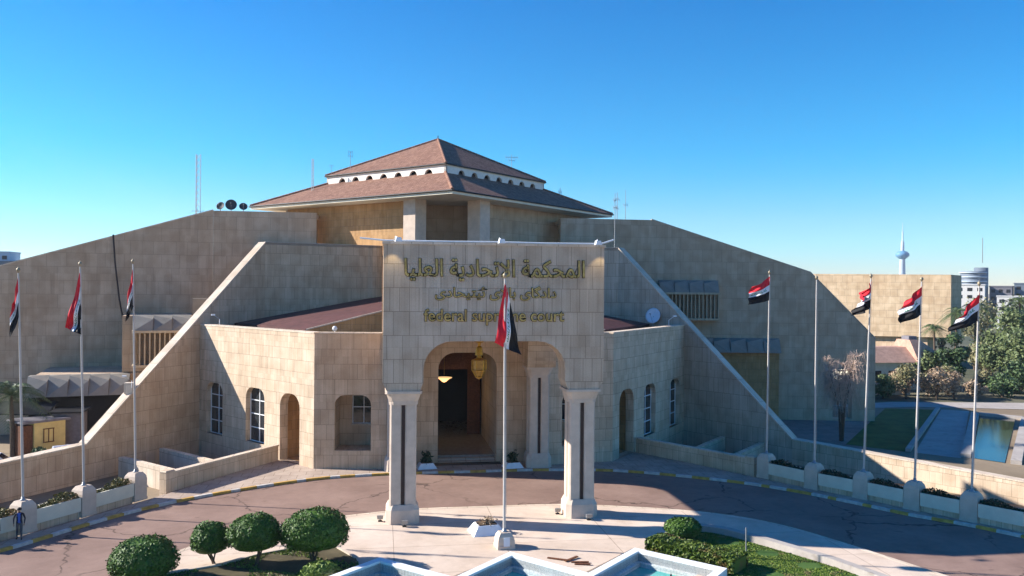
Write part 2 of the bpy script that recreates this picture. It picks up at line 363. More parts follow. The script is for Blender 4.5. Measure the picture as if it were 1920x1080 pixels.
# painted kerbs
def kerb(name, line, w_, h, step, mats, label, s0=0):
    mb = MB(); acc = 0; k = 0
    for i in range(len(line)-1):
        p = Vector((*line[i], 0)); q = Vector((*line[i+1], 0)); acc += (q-p).length
        mb.cur = int(acc/step) % len(mats)
        mb.bar((p.x, p.y, -.02), (q.x, q.y, -.02), w_, h)
    return tag(mb.build(name, mats), label, kind='structure')
vis = [p for p in oL if p[1] > -24]
kerb('kerb', vis, .24, .19, 1.25, ['kerbwhite', 'yellow'], None)
kerb('plaza_kerb', [p for p in iL if p[1] > -24], .3, .15, 99, ['cap'], None)
def seam(name, a, b, z, w_=.05, jit=.15, mat='dark'):
    mb = MB(); a = Vector((*a, z)); b = Vector((*b, z)); n = 14; t = Vector((-(b-a).y, (b-a).x, 0)).normalized(); P_ = []
    for i in range(n+1): P_.append(a.lerp(b, i/n)+t*random.uniform(-jit, jit))
    for i in range(n): mb.face([P_[i]-t*w_/2, P_[i+1]-t*w_/2, P_[i+1]+t*w_/2, P_[i]+t*w_/2])
    return mb

# ---------------------------------------------------------------- courthouse
CH = thing('courthouse', (0, 16, 0), 'large beige stone courthouse with arched portico, sloping buttress walls and tiled hip roof', 'building')
A = (12.2, 16.6); B = (23.89, 31.25); Cc = (6.68, 15.9); S = (19.05, 38.92); Kk = (30.45, 20.85); W2 = (8.54, 43.15); K = (26.19, 48.99)
FT = 10.8
def un(p, q): d = Vector((q[0]-p[0], q[1]-p[1])); return d.normalized(), d.length
def window(s_, org, d, a0, a1, z0, z1, r, back, grid=(2, 4), name='window', out=1, fr=.07):
    "pane and frame set back in a wall opening"
    d = Vector((*d, 0)).normalized() if len(d) == 2 else d; t = Vector((-d.y, d.x, 0))*out; o3 = Vector((org[0], org[1], 0))+t*back
    pane = MB(); pane.plate(o3.xy, d.xy, rrect(a0-.1, a1+.1, z0-.05, z1+.1, r), [], .05, out)
    f = pane.build('window', 'glass', CH)
    mb = MB(); nx, nz = grid
    P_ = lambda a, z: (o3+d*a-t*.03+Vector((0, 0, z)))
    for i in range(nx+1):
        a = a0+(a1-a0)*i/nx; a = min(max(a, a0+fr/2), a1-fr/2)
        top = z1-(r*.35 if i in (0, nx) else 0); c = P_(a, z0); mb.obox(c, d, fr, .06, top-z0)
    for k in range(nz+1):
        z = z0+(z1-z0)*k/nz; dd = (r*.3 if k == nz else 0); c = P_((a0+a1)/2, min(z, z1-fr)); mb.obox(c, d, a1-a0-2*dd-2*fr-.004, .055, fr)
    mb.build('frame', 'white', f)
    mb = MB(); c = Vector((org[0], org[1], 0))+d*((a0+a1)/2)+t*(back-.2); c.z = z0-.1; mb.obox(c, d, a1-a0+.1, .3, .1); mb.build('sill', 'cap', f)
    return f
for sg in (-1, 1):
    d, L = un(A, B); dm = (d.x*sg, d.y); out = 1 if sg > 0 else -1
    ni = (1.45, 4.75, .12, 5.85) if sg > 0 else (2.0, 4.9, .12, 5.75)
    h3 = (14.4, 17.4, .85, 5.6); h2 = (7.3, 10.35, 1.0, 5.75)
    holes = [rrect(*h3, .95), rrect(*h2, .95), rrect(ni[0], ni[1], ni[2], ni[3], 1.15)]
    mb = MB(); mb.plate(mir(sg, A), dm, [(0, GZ), (L+.3, GZ), (L+.3, FT), (0, FT)], holes, .75, out)
    mb.build('facade_wall', 'stone', CH)
    window(sg, mir(sg, A), dm, *h3, .95, .5, out=out); window(sg, mir(sg, A), dm, *h2, .95, .5, out=out)
    # niche back
    t = Vector((-dm[1], dm[0]))*out; o2 = Vector(mir(sg, A))+t*.75
    mb = MB(); dv = Vector(dm)
    a, b_ = o2+dv*(ni[0]-.4), o2+dv*(ni[1]+.4); c_ = a+t*1.6; e_ = b_+t*1.6
    mb.face([(*a, .1), (*c_, .1), (*c_, 6.6), (*a, 6.6)]); mb.face([(*b_, .1), (*e_, .1), (*e_, 6.6), (*b_, 6.6)]); mb.face([(*c_, .1), (*e_, .1), (*e_, 6.6), (*c_, 6.6)])
    mb.face([(*a, 6.6), (*b_, 6.6), (*e_, 6.6), (*c_, 6.6)]); mb.face([(*a, .13), (*b_, .13), (*e_, .13), (*c_, .13)])
    mb.build('entrance_niche', 'stone_gold', CH)
    # short front facet with deep window recess
    d2, L2 = un(A, Cc); d2m = (d2.x*sg, d2.y); out2 = -out
    rc = (1.63, 4.5, 1.55, 5.95)
    mb = MB(); mb.plate(mir(sg, A), d2m, [(0, GZ), (L2+.6, GZ), (L2+.6, FT), (0, FT)], [rrect(*rc, .8)], .6, out2)
    mb.build('front_facet', 'stone_mid' if sg < 0 else 'stone', CH)
    t2 = Vector((-d2m[1], d2m[0]))*out2; o3 = Vector(mir(sg, A))+t2*.6; dv2 = Vector(d2m)
    a = o3+dv2*(rc[0]-.1); b_ = o3+dv2*(rc[1]+.1); c_ = a+t2*2.4; e_ = b_+t2*2.4
    mb = MB(); z0, z1 = 1.45, 6.1
    for q in ([a, c_], [b_, e_]): mb.face([(*q[0], z0), (*q[1], z0), (*q[1], z1), (*q[0], z1)])
    mb.face([(*a, z1), (*b_, z1), (*e_, z1), (*c_, z1)]); mb.face([(*a, z0), (*b_, z0), (*e_, z0), (*c_, z0)])
    mb.plate((*c_,), d2m, [(0, z0), (3.1, z0), (3.1, z1), (0, z1)], [rrect(1.0, 2.9, 3.2, 5.9, .1)], .3, out2)
    mb.build('window_recess', 'stone_mid', CH)
    window(sg, (*(c_),), d2m, 1.0, 2.9, 3.2, 5.9, .1, .2, (2, 2), out=out2)
    # copings and roof deck of the front block
    mb = MB(); A3 = (*mir(sg, A), FT); B3 = (*mir(sg, (B[0]+.19, B[1]+.23)), FT); C3 = (*mir(sg, (6.9, 15.93)), FT)
    ofs = Vector((-.62*sg, .5, 0))
    mb.bar(Vector(A3)+Vector((-.3*sg, .25, 0)), Vector(B3)+Vector((-.3*sg, .25, 0)), .85, .12)
    mb.bar(Vector(A3)+Vector((-.45*sg, .28, .003)), Vector(C3)+Vector((0, .28, .003)), .75, .12)
    mb.build('coping', 'cap', CH)
    mb = MB(); mb.prism([mir(sg, p) for p in ((11.8, 17.6), (23.2, 31.6), (19.3, 38.5), (8.54, 42.9), (6.9, 42.9), (6.9, 17.0))], 10.0, 10.3)
    mb.build('roof_deck', 'yard', CH)
    # gable and low red roof
    G1 = (13.69, 24.07, 10.3); G2 = (6.9, 24.0, 12.4)
    mb = MB(); dg, Lg = un(G1, (6.9, 24.0)); mb.plate(mir(sg, G1[:2]), (dg.x*sg, dg.y), [(0, 10.2), (Lg, 10.2), (Lg, 12.35), (.3, 10.7)], [], .35, -out)
    mb.build('gable_wall', 'stone_gold', CH)  # beige gable stone with golden light put into its colour
    mb = MB(); mb.bar((*mir(sg, (13.5, 24.2)), 10.7), (*mir(sg, (6.9, 24.17)), 12.35), .5, .12); mb.build('gable_coping', 'cap', CH)
    mb = MB(); q = [(13.6, 24.4, 10.75), (6.9, 24.3, 12.36), (6.9, 43.3, 13.5), (8.6, 42.95, 13.25), (19.2, 38.8, 11.1), (21.4, 35.0, 10.85)]
    q = [mir(sg, p) for p in q]; mb.hull([(x, y, z-.3) for x, y, z in q], q); mb.build('low_roof', 'roofred', CH)
    # sloping buttress wall
    zk, ze = (1.57, .75) if sg < 0 else (.77, .15)
    dk, Lk = un(Kk, S)
    mb = MB(); mb.plate(mir(sg, Kk), (dk.x*sg, dk.y), [(0, GZ-.2), (Lk, GZ-.2), (Lk, 19.0), (0, zk)], [], .8, -out)
    mb.build('buttress_wall', 'stone_mid' if sg < 0 else 'stone_grey', CH)
    tb = Vector((-dk.y, dk.x*sg, 0))*.55*(1 if sg > 0 else -1)
    tb = Vector((-dk.y*sg, dk.x, 0))*(-.55) if False else Vector((dk.y*sg, -dk.x, 0))*.4
    mb = MB(); p = Vector((*mir(sg, Kk), zk))+tb; q = Vector((*mir(sg, S), 19.0))+tb
    mb.bar(p, q, .92, .16); mb.build('buttress_coping', 'cap', CH)
    # upper drum wall with rounded end
    pts = [S, W2]+[(8.54-1.9*math.sin(t), 43.15+1.9*(1-math.cos(t))) for t in [R(x) for x in (15, 30, 45, 60, 75, 90)]]+[(6.64, 50)]
    pts = [mir(sg, p) for p in pts]
    mb = MB(); mb.smooth = False
    for i in range(len(pts)-1):
        p, q = pts[i], pts[i+1]; mb.face([(*p, 9), (*q, 9), (*q, 19.15), (*p, 19.15)])
    mb.build('drum_wall', 'stone_mid' if sg < 0 else 'stone_grey', CH)
    mb = MB(); mb.prism(pts+[mir(sg, (22, 50))], 18.9, 19.2); mb.build('upper_deck', 'pale', CH)
    # tall back wall
    da = (.978*sg, -.208); L1 = 19.5
    if sg < 0: ol = [(0, GZ-.2), (30, GZ-.2), (30, 6), (27, 9), (21.5, 16.4), (0, 23.2)]; ol = [(0, GZ-.2), (30, GZ-.2), (30, 8), (21.9, 16.2), (0, 23.2)]; hl = []
    else: ol = [(0, GZ-.2), (27.4, GZ-.2), (27.4, 8.7), (19.5, 16.75), (0, 23.2)]; hl = [rrect(22.3, 24.6, -1.2, 4.9, .5)]
    mb = MB(); mb.plate(mir(sg, K), da, ol, hl, 1.3, out)
    mb.build('back_wall', 'stone_dark', CH)
    mb = MB(); t3 = Vector((-da[1], da[0], 0))*out*.65
    P_ = [Vector((*mir(sg, K), 0))+Vector((*da, 0))*a+t3+Vector((0, 0, z)) for a, z in ol[2:]]
    for i in range(len(P_)-1): mb.bar(P_[i], P_[i+1], 1.4, .14)
    mb.build('back_coping', 'cap' if sg < 0 else 'stone_grey', CH)
    mb = MB(); mb.box(*sorted((sg*14.6, sg*26.186)), 48.993, 50.3, 9, 23.19); mb.build('link_wall', 'stone_dark', CH)
    mb = MB(); mb.prism([mir(sg, p) for p in ((26.0, 51.4), (14.5, 51.4), (14.5, 80), (44, 80), (44, 47.5))], GZ, 14.0); mb.build('rear_block', 'stone_dark', CH)
    mb = MB(); mb.prism([mir(sg, p) for p in ((26.0, 49.8), (14.5, 49.8), (14.5, 64), (26, 64))], 22.6, 23.0); mb.build('rear_deck', 'pale', CH)

# upper shaft walls under the hip roof
cy = 56.5
for sg in (-1, 1):
    d, L = un((3.9, 41.2), (18.6, 55.9)); out = 1 if sg > 0 else -1
    rec = 0 if sg < 0 else .9
    mb = MB(); st = Vector((3.9*sg, 41.0+rec)); mb.plate(st, (d.x*sg, d.y), [(0, 15), (L, 15), (L, 24.1), (0, 24.1)], [], .8, out)
    mb.build('shaft_wall', 'stone_gold' if sg < 0 else 'stone_dark', CH)  # gold left, dark right: lit and shaded side painted into the stone
    mb = MB(); c = Vector((3.5*sg, 40.2, 15)); mb.obox(c, (.707, .707*sg), 1.75, 1.75, 9.1); mb.build('shaft_pillar', 'pale', CH)
mb = MB(); mb.box(-4.6, 4.6, 45.6, 46.2, 15, 24.1); mb.build('loggia_wall', 'stone_dark', CH)
mb = MB(); mb.prism([(0, 38.5), (19, 56.5), (0, 75), (-19, 56.5)], 14.6, 14.95); mb.build('loggia_floor', 'pale', CH)
mb = MB(); mb.box(-18.9, 18.9, 56.8, 74, 9, 24.1); mb.build('core_wall', 'stone_dark', CH)
def hip(z0, z1, r0, r1):
    return ([(0, cy-r0, z0), (r0, cy, z0), (0, cy+r0, z0), (-r0, cy, z0)], [(0, cy-r1, z1), (r1, cy, z1), (0, cy+r1, z1), (-r1, cy, z1)])
mb = MB(); a, b_ = hip(24.08, 24.5, 23.2, 23.2); mb.hull(a, b_); mb.build('eave_slab', 'cream', CH)
mb = MB(); a, b_ = hip(24.503, 27.9, 23.25, 12.6); mb.hull(a, b_); lr = mb.build('lower_roof', 'roof', CH)
for i in range(4): mb = MB(); mb.tube([a[i], b_[i]], .2, 6); mb.build('ridge_tiles', 'roof', lr)
mb = MB(); a, b_ = hip(27.0, 27.6, 12.2, 12.2); mb.hull(a, b_); mb.build('lantern_drum', 'dark', CH)  # near-black colour stands for shade in the gap below the fascia
mb = MB(); R0 = 13.95; n_ = 7
for i in range(4):
    p = Vector(((0, -1), (1, 0), (0, 1), (-1, 0))[i]); q = Vector(((1, 0), (0, 1), (-1, 0), (0, -1))[i])
    P0 = Vector((0, cy))+p*R0; P1 = Vector((0, cy))+q*R0; d = (P1-P0).normalized(); L = (P1-P0).length
    ol = [(0, 28.5), (0, 27.35)]; pitch = (L-3.0)/7
    ol = [(L, 28.5), (0, 28.5), (0, 27.35)]
    for k in range(7):
        c = 1.9+pitch*(k+.5)-.3
        ol += [(c-.62, 27.35)]+[(c-.62*math.cos(R(x)), 27.38+.66*math.sin(R(x))) for x in (15, 45, 70, 90, 110, 135, 165)]+[(c+.62, 27.35)]
    ol += [(L, 27.35)]
    mb.plate(P0, d, ol, [], .3, 1)
mb.build('scalloped_fascia', 'fascia', CH)
mb = MB(); a, b_ = hip(28.3, 28.52, 14.1, 14.1); mb.hull(a, b_); mb.build('fascia_top', 'cream', CH)
mb = MB(); mb.prism([(0, cy-13.3), (13.3, cy), (0, cy+13.3), (-13.3, cy)], 28.0, 28.29); mb.build('fascia_soffit', 'dark', CH)  # underside coloured near-black in place of the shade there
mb = MB(); a, b_ = hip(28.525, 33.6, 14.15, .05); mb.hull(a, b_); ur = mb.build('upper_roof', 'roof', CH)
for i in range(4): mb = MB(); mb.tube([a[i], b_[i]], .17, 6); mb.build('ridge_tiles', 'roof', ur)
mb = MB(); mb.tube([(0, cy, 33.4), (0, cy, 34.1)], .06); mb.build('roof_spike', 'dark', ur)
for i in range(4):
    a_ = Vector(((0, -1, 0), (1, 0, 0), (0, 1, 0), (-1, 0, 0))[i]); b4 = Vector(((1, 0, 0), (0, 1, 0), (-1, 0, 0), (0, -1, 0))[i])
    for r_, z_, par in ((23.38, 24.42, lr), (14.2, 28.45, ur)):
        mb = MB(); mb.tube([Vector((0, cy, z_))+a_*r_, Vector((0, cy, z_))+b4*r_], .09, 6); mb.build('gutter', 'dark', par)

# portico
TOP = 17.15
def legs(a0, a1, mid):
    pass
mb = MB()
r = 1.75; arch = []
ol = [(-6.87, TOP), (-6.87, 8.75), (-6.6, 8.2), (-4.62, 8.2), (-4.42, 8.75), (-4.42, 11.24-r)]
ol += [(-4.42+r-r*math.cos(R(x)), 11.24-r+r*math.sin(R(x))) for x in (15, 30, 45, 60, 75, 90)]
ol += [(-a, z) for a, z in ol[::-1]]
mb.plate((0, 0), (1, 0), ol, [], 2.1, 1)
por = mb.build('portico', 'stone_grey', CH)
for sg in (-1, 1):
    mb = MB(); Y1 = 17.0
    ol = [(2.1, TOP), (2.1, 11.24-r), (2.1, 9.0), (2.45, 9.0)] 
    ol = [(2.1, TOP), (2.1, 9.4), (2.2, 11.24-r)]+[(2.2+r-r*math.cos(R(x)), 11.24-r+r*math.sin(R(x))) for x in (15, 30, 45, 60, 75, 90)]
    ol += [(14.4-r+r*math.sin(R(x)), 11.24-r+r*math.cos(R(x))) for x in (0, 15, 30, 45, 60, 75)]+[(14.4, 11.24-r), (14.4, 8.75), (14.6, 8.2), (16.6, 8.2), (Y1, 8.2), (Y1, TOP)]
    mb.plate((sg*6.868, 0), (0, 1), ol, [], 2.3, sg)
    mb.build('side_arch', 'stone_mid', por)
mb = MB(); mb.box(-4.56, 4.56, 2.1, 17.0, 11.9, 12.2); mb.box(-4.56, 4.56, 2.1, 17, 16.2, 16.4)
mb.build('ceiling', 'stone_mid', por)
mb = MB(); mb.box(-6.95, 6.95, -.08, .5, TOP, TOP+.14)
for s in (-1, 1): mb.box(*sorted((s*6.95, s*6.4)), .5, 17.2, TOP, TOP+.137)
mb.build('portico_coping', 'cap', por)
def column(x, y, front=True):
    mb = MB(); mb.cur = 0
    for i in (-1, 1):
        for j in (-1, 1):
            c = (x+i*.46, y+j*.46)
            oc = [(c[0]+.345*a, c[1]+.345*b) for a, b in ((-.75, -1), (.75, -1), (1, -.75), (1, .75), (.75, 1), (-.75, 1), (-1, .75), (-1, -.75))]
            mb.prism(oc, 1.2, 7.7)
    mb.cur = 1; mb.box(x-.35, x+.35, y-.35, y+.35, 1.2, 7.7)
    for a, b in ((0, -.66), (0, .66), (-.66, 0), (.66, 0)): mb.box(x+a-.1, x+a+.1, y+b-.07, y+b+.07, 1.2, 7.6)
    mb.cur = 0
    def ring(z0, z1, h0, h1, ch=.3):
        o = lambda h: [(x+a*h, y+b*h) for a, b in ((-1+ch, -1), (1-ch, -1), (1, -1+ch), (1, 1-ch), (1-ch, 1), (-1+ch, 1), (-1, 1-ch), (-1, -1+ch))]
        mb.hull([(*p, z0) for p in o(h0)], [(*p, z1) for p in o(h1)])
    ring(.1, .95, 1.03, 1.0); ring(.95, 1.25, 1.0, .86)
    ring(7.35, 7.6, .87, .90); ring(7.6, 8.05, .9, 1.05, .25); ring(8.05, 8.21, 1.12, 1.12, .12)
    mb.build('column', ['pale', 'darkslot'], por)
for sg in (-1, 1):
    column(sg*5.6, 1.03); column(sg*5.65, 15.75)
# door wall, hall behind
mb = MB(); mb.plate((0, 17.3), (1, 0), [(-6.95, 0), (6.95, 0), (6.95, TOP), (-6.95, TOP)], [rrect(-2.35, 2.5, .0, 9.2, 1.35)], .7, 1)
mb.build('entrance_wall', 'stone_mid', CH)
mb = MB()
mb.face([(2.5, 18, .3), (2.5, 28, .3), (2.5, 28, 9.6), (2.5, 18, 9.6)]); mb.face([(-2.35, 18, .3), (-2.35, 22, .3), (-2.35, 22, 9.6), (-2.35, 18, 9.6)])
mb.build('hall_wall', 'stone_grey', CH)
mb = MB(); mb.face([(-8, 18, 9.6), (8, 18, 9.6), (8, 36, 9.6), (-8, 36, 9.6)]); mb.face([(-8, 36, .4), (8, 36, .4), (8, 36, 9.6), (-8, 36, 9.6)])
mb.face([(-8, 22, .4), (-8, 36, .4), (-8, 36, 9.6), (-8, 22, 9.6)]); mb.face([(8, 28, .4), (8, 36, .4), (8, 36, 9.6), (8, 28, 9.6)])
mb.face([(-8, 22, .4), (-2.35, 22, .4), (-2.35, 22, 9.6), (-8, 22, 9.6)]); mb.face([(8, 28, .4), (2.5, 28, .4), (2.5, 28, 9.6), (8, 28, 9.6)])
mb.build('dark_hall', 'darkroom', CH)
mb = MB(); mb.box(-8, 8, 18.3, 36, .3, .6); mb.build('hall_floor', plain('polished_floor', (.24, .22, .20), .18, spec=.6), CH)
mb = MB(); mb.cur = 0; mb.box(-2.34, 2.49, 17.35, 18.3, .1, .26); mb.box(-2.34, 2.49, 17.8, 18.3, .26, .43); mb.cur = 1; mb.box(-2.6, 2.8, 16.6, 17.28, .1, .2)
mb.build('entrance_steps', ['pave', 'dark'], CH)
mb = MB(); mb.box(1.15, 1.3, 28.0, 28.1, .6, 7.2); mb.box(2.2, 2.35, 28.0, 28.1, .6, 7.2)
for k in range(11): mb.box(1.3, 2.2, 28.0, 28.08, .7+k*.64, .8+k*.64)
mb.box(1.3, 2.2, 28.1, 28.16, .6, 7.2); mb.build('lattice_door', 'wood', CH)
mb = MB(); mb.box(-2.34, 2.49, 27.0, 27.2, 6.9, 9.55); mb.box(-2.34, -1.9, 27.0, 27.2, .6, 6.9); mb.build('wood_panelling', 'wood', CH)

# sign lettering
def glyph_text(s_, size, x0, x1, zc, h, yoff=-.09, ext=.03, flip=False, name='lettering', bold=.028, mat='brass_text'):
    cu = bpy.data.curves.new('t', 'FONT'); cu.body = s_; cu.size = size; cu.extrude = ext; cu.offset = bold; cu.resolution_u = 3
    ob = bpy.data.objects.new('t', cu); COL.objects.link(ob)
    dg = bpy.context.evaluated_depsgraph_get(); me = bpy.data.meshes.new_from_object(ob.evaluated_get(dg)); bpy.data.objects.remove(ob)
    xs = [v.co.x for v in me.vertices]; ys = [v.co.y for v in me.vertices]
    sx = (x1-x0)/(max(xs)-min(xs)); sy = h/(max(ys)-min(ys)); ym = (max(ys)+min(ys))/2; xm = min(xs)
    O = ORG[por.name]
    for v in me.vertices: v.co = Vector((x0+(v.co.x-xm)*sx, yoff+v.co.z, zc+(v.co.y-ym)*sy))-O
    me.materials.clear(); me.materials.append(M[mat])
    o = bpy.data.objects.new(name, me); COL.objects.link(o); o.parent = por; ORG[o.name] = O; return o
def shape_ar(word):
    "join Arabic letters using presentation forms; returns the string in visual (left to right) order"
    F = {'ا': 'ﺍﺎ', 'أ': 'ﺃﺄ', 'د': 'ﺩﺪ', 'ة': 'ﺓﺔ', 'ڵ': 'ڵڵ', 'ى': 'ﻯﻰ', 'و': 'ﻭﻮ', 'ر': 'ﺭﺮ',
         'ل': 'ﻝﻞﻟﻠ', 'م': 'ﻡﻢﻣﻤ', 'ح': 'ﺡﺢﺣﺤ', 'ك': 'ﻙﻚﻛﻜ', 'ت': 'ﺕﺖﺗﺘ', 'ي': 'ﻱﻲﻳﻴ', 'ع': 'ﻉﻊﻋﻌ', 'ب': 'ﺏﺐﺑﺒ',
         'گ': 'ﮒﮓﮔﮕ', 'ی': 'ﯼﯽﯾﯿ', 'ئ': 'ﺉﺊﺋﺌ', 'ه': 'ﻩﻪﻫﻬ', 'ﻻ': 'ﻻﻼ', 'ﻷ': 'ﻷﻸ'}
    out = []; prev = False; n = len(word)
    for i, c in enumerate(word):
        if c == ' ': out.append(' '); prev = False; continue
        f = F.get(c, c+c); dual = len(f) == 4
        nxt = i+1 < n and word[i+1] != ' '
        if dual: g_ = f[3] if prev and nxt else f[1] if prev else f[2] if nxt else f[0]
        else: g_ = f[1] if prev else f[0]
        out.append(g_); prev = dual and nxt
    return ''.join(out[::-1])
for yo, ex_, ofx, mt, gr in ((-.03, .02, .036, 'dark_letter', .02), (-.075, .02, .008, 'brass_text', 0)):
    glyph_text(shape_ar('المحكمة اﻻتحادية العليا'), 1, -5.62-gr, 5.6+gr, 15.62, 1.38+gr*2, yo, ex_, bold=ofx, mat=mt)
    glyph_text(shape_ar('دادگای باﻻی ئیتیحادی'), 1, -3.75-gr, 3.8+gr, 14.2, .9+gr*2, yo, ex_, bold=ofx, mat=mt)
    glyph_text('federal supreme court', 1, -4.42-gr, 4.3+gr, 12.72, .98+gr*2, yo, ex_, bold=ofx, mat=mt)

# window bays on the back walls
def bay(org, d, a0, a1, z0, z1, zs, nseg, fins, depth, mat1, mat2, out=1, rise=1.5):
    d = Vector((*d, 0)).normalized(); t = Vector((d.y, -d.x, 0))*out; o3 = Vector((org[0], org[1], 0)); P_ = lambda a, k, z: o3+d*a+t*k+Vector((0, 0, z))
    mb = MB()
    w_ = (a1-a0)/nseg
    for i in range(nseg):
        x0 = a0+i*w_; x1 = x0+w_-.02
        # sloping hood: wedge, high at the wall
        mb.hull([P_(x0, 0, z1), P_(x1, 0, z1), P_(x1, depth, z1), P_(x0, depth, z1)], [P_(x0, 0, z1+rise), P_(x1, 0, z1+rise), P_(x1, depth*.45, z1+rise), P_(x0, depth*.8, z1+rise*.75)])
    b = mb.build('bay_hood', mat2, CH)
    if fins:
        mb = MB(); c = P_((a0+a1)/2, depth/2, z1-.25); mb.obox(c, d, a1-a0+.3, depth+.25, .248); c = P_((a0+a1)/2, depth/2, z0); mb.obox(c, d, a1-a0+.3, depth+.25, .25)
        for k in range(fins+1):
            a = a0+.1+(a1-a0-.2)*k/fins; mb.obox(P_(a, depth*.75, z0+.25), d, .13, depth*.4, z1-z0-.5)
        mb.build('louvre_fins', mat1, CH)
        mb = MB(); mb.obox(P_((a0+a1)/2, depth*.25, z0+.25), d, a1-a0-.1, depth*.5-.01, z1-z0-.5); mb.build('bay_glass', 'stone_dark', CH)
    else:
        mb = MB(); mb.obox(P_((a0+a1)/2, .3, z0), d, a1-a0, .6, z1-z0-.004); mb.build('bay_recess', mat1, CH)
M['fin'] = plain('fin_concrete', (.46, .37, .25), .85, var=.2, scale=1); M['finw'] = plain('hood_concrete', (.24, .22, .19), .85, var=.15, scale=.8)
bay(K, (.978, -.208), .9, 8.1, 10.8, 14.2, 0, 4, 15, 1.7, 'fin', 'finw')
bay(K, (.978, -.208), 5.5, 15.6, GZ, 6.9, 0, 5, 0, 1.7, 'stone_gold', 'finw', rise=1.7)
LW = (-K[0]+.208*8.5, K[1]-.978*8.5)
bay(LW, (-.978, -.208), 2.3, 7.6, 6.3, 10.0, 0, 3, 11, 2.4, 'fin', 'finw', out=-1, rise=1.5)
bay(LW, (-.978, -.208), 8.0, 17.0, GZ, 3.7, 0, 5, 0, 2.6, 'darkroom', 'finw', out=-1, rise=1.9)
mb = MB(); bx_ = Vector((LW[0], LW[1], 0))+Vector((-.978, -.208, 0))*9+Vector((-.208, .978, 0))*4.3; mb.obox((bx_.x, bx_.y, GZ), (.978, .208), 15, 8.5, 5.6-GZ); bx_ -= Vector((-.978, -.208, 0))*3.5; mb.obox((bx_.x, bx_.y, 5.7), (.978, .208), 6.6, 8.4, 5.7); mb.build('left_annex', 'stone_dark', CH)
mb = MB(); bx_ = Vector((LW[0], LW[1], 0))+Vector((-.978, -.208, 0))*1.4; mb.obox((bx_.x, bx_.y+.8, 11.0), (.978, .208), 1.8, 1.8, 2.2); mb.build('roof_box', 'finw', CH)
import numpy as np
rng = np.random.default_rng(5)
# ---------------------------------------------------------------- foliage
def leaves_mesh(name, C_, NRM, size, mat, parent=None, org=(0, 0, 0), asp=1.6):
    n = len(C_); O = np.array(ORG[parent.name] if parent else org)
    a = rng.normal(size=(n, 3)); a -= NRM*(a*NRM).sum(1)[:, None]; a /= np.linalg.norm(a, axis=1)[:, None]+1e-9; b = np.cross(NRM, a)
    s = size*(.6+.8*rng.random(n))[:, None]; a = a*s*asp*.5; b = b*s*.5; P_ = C_-O
    V_ = np.stack([P_-a, P_-b*.9+a*.1, P_+a, P_+b*.9-a*.1], 1).reshape(-1, 3)
    me = bpy.data.meshes.new(name); me.vertices.add(4*n); me.vertices.foreach_set('co', V_.ravel()); me.loops.add(4*n); me.loops.foreach_set('vertex_index', np.arange(4*n))
    me.polygons.add(n); me.polygons.foreach_set('loop_start', np.arange(0, 4*n, 4)); me.polygons.foreach_set('loop_total', np.full(n, 4)); me.update(); me.validate()
    me.materials.append(M[mat]); o = bpy.data.objects.new(name, me); COL.objects.link(o)
    if parent: o.parent = parent
    else: o.location = org
    ORG[o.name] = Vector(O); return o
def rdir(n): v = rng.normal(size=(n, 3)); return v/np.linalg.norm(v, axis=1)[:, None]
def clip_bush(name, c, r, base, label, n=6500, leaf=.085, mat='leaf', group=None, lump=.1, cat='bush', low=-.5):
    t = thing(name, base, label, cat, group); c = np.array(c); r = np.array(r)
    d = rdir(int(n*1.4)); d = d[d[:, 2] > low][:n]
    ph = rng.random((6, 3))*6; lum = sum(np.sin(d@(rdir(1)[0]*(3+2.2*k))+ph[k, 0])/(1+.25*k) for k in range(6))/3.2
    rad = (1+lump*lum)*(1-.16*rng.random(len(d))**2+.05*(rng.random(len(d)) > .93))
    gap = np.sin(d@rdir(1)[0]*7+ph[0, 1])+np.sin(d@rdir(1)[0]*11+ph[1, 1])+np.sin(d@rdir(1)[0]*5+ph[2, 1]); keep = (gap < 1.45) | (rng.random(len(d)) < .35); d = d[keep]; rad = rad[keep]
    P_ = c+d*r*rad[:, None]*.94; nr = d/r; nr /= np.linalg.norm(nr, axis=1)[:, None]; nr = nr+rng.normal(size=nr.shape)*.55; nr /= np.linalg.norm(nr, axis=1)[:, None]
    cr = leaves_mesh('crown', P_, nr, leaf, mat, t)
    mb = MB(); prof = [(max(.001, r[0]*.86*math.cos(x)), r[2]*.86*math.sin(x)) for x in [R(a) for a in (-40, -20, 0, 20, 40, 60, 80, 90)]]; prof = [(.001, prof[0][1])]+prof
    mb.lathe(c, prof, 14, 1, r[1]/r[0]); mb.build('inner_twigs', mat, cr)
    mb = MB(); b = Vector(base); cc = Vector(c)
    for k in range(4):
        off = Vector((random.uniform(-.12, .12), random.uniform(-.12, .12), 0)); e = cc+Vector((random.uniform(-.5, .5)*r[0], random.uniform(-.3, .3)*r[1], -.25*r[2]))
        mb.tube([b+off, (b+off).lerp(e, .45)+Vector((random.uniform(-.1, .1), 0, 0)), e], .055, 6, .03)
    mb.build('trunk', 'bark', t); return t
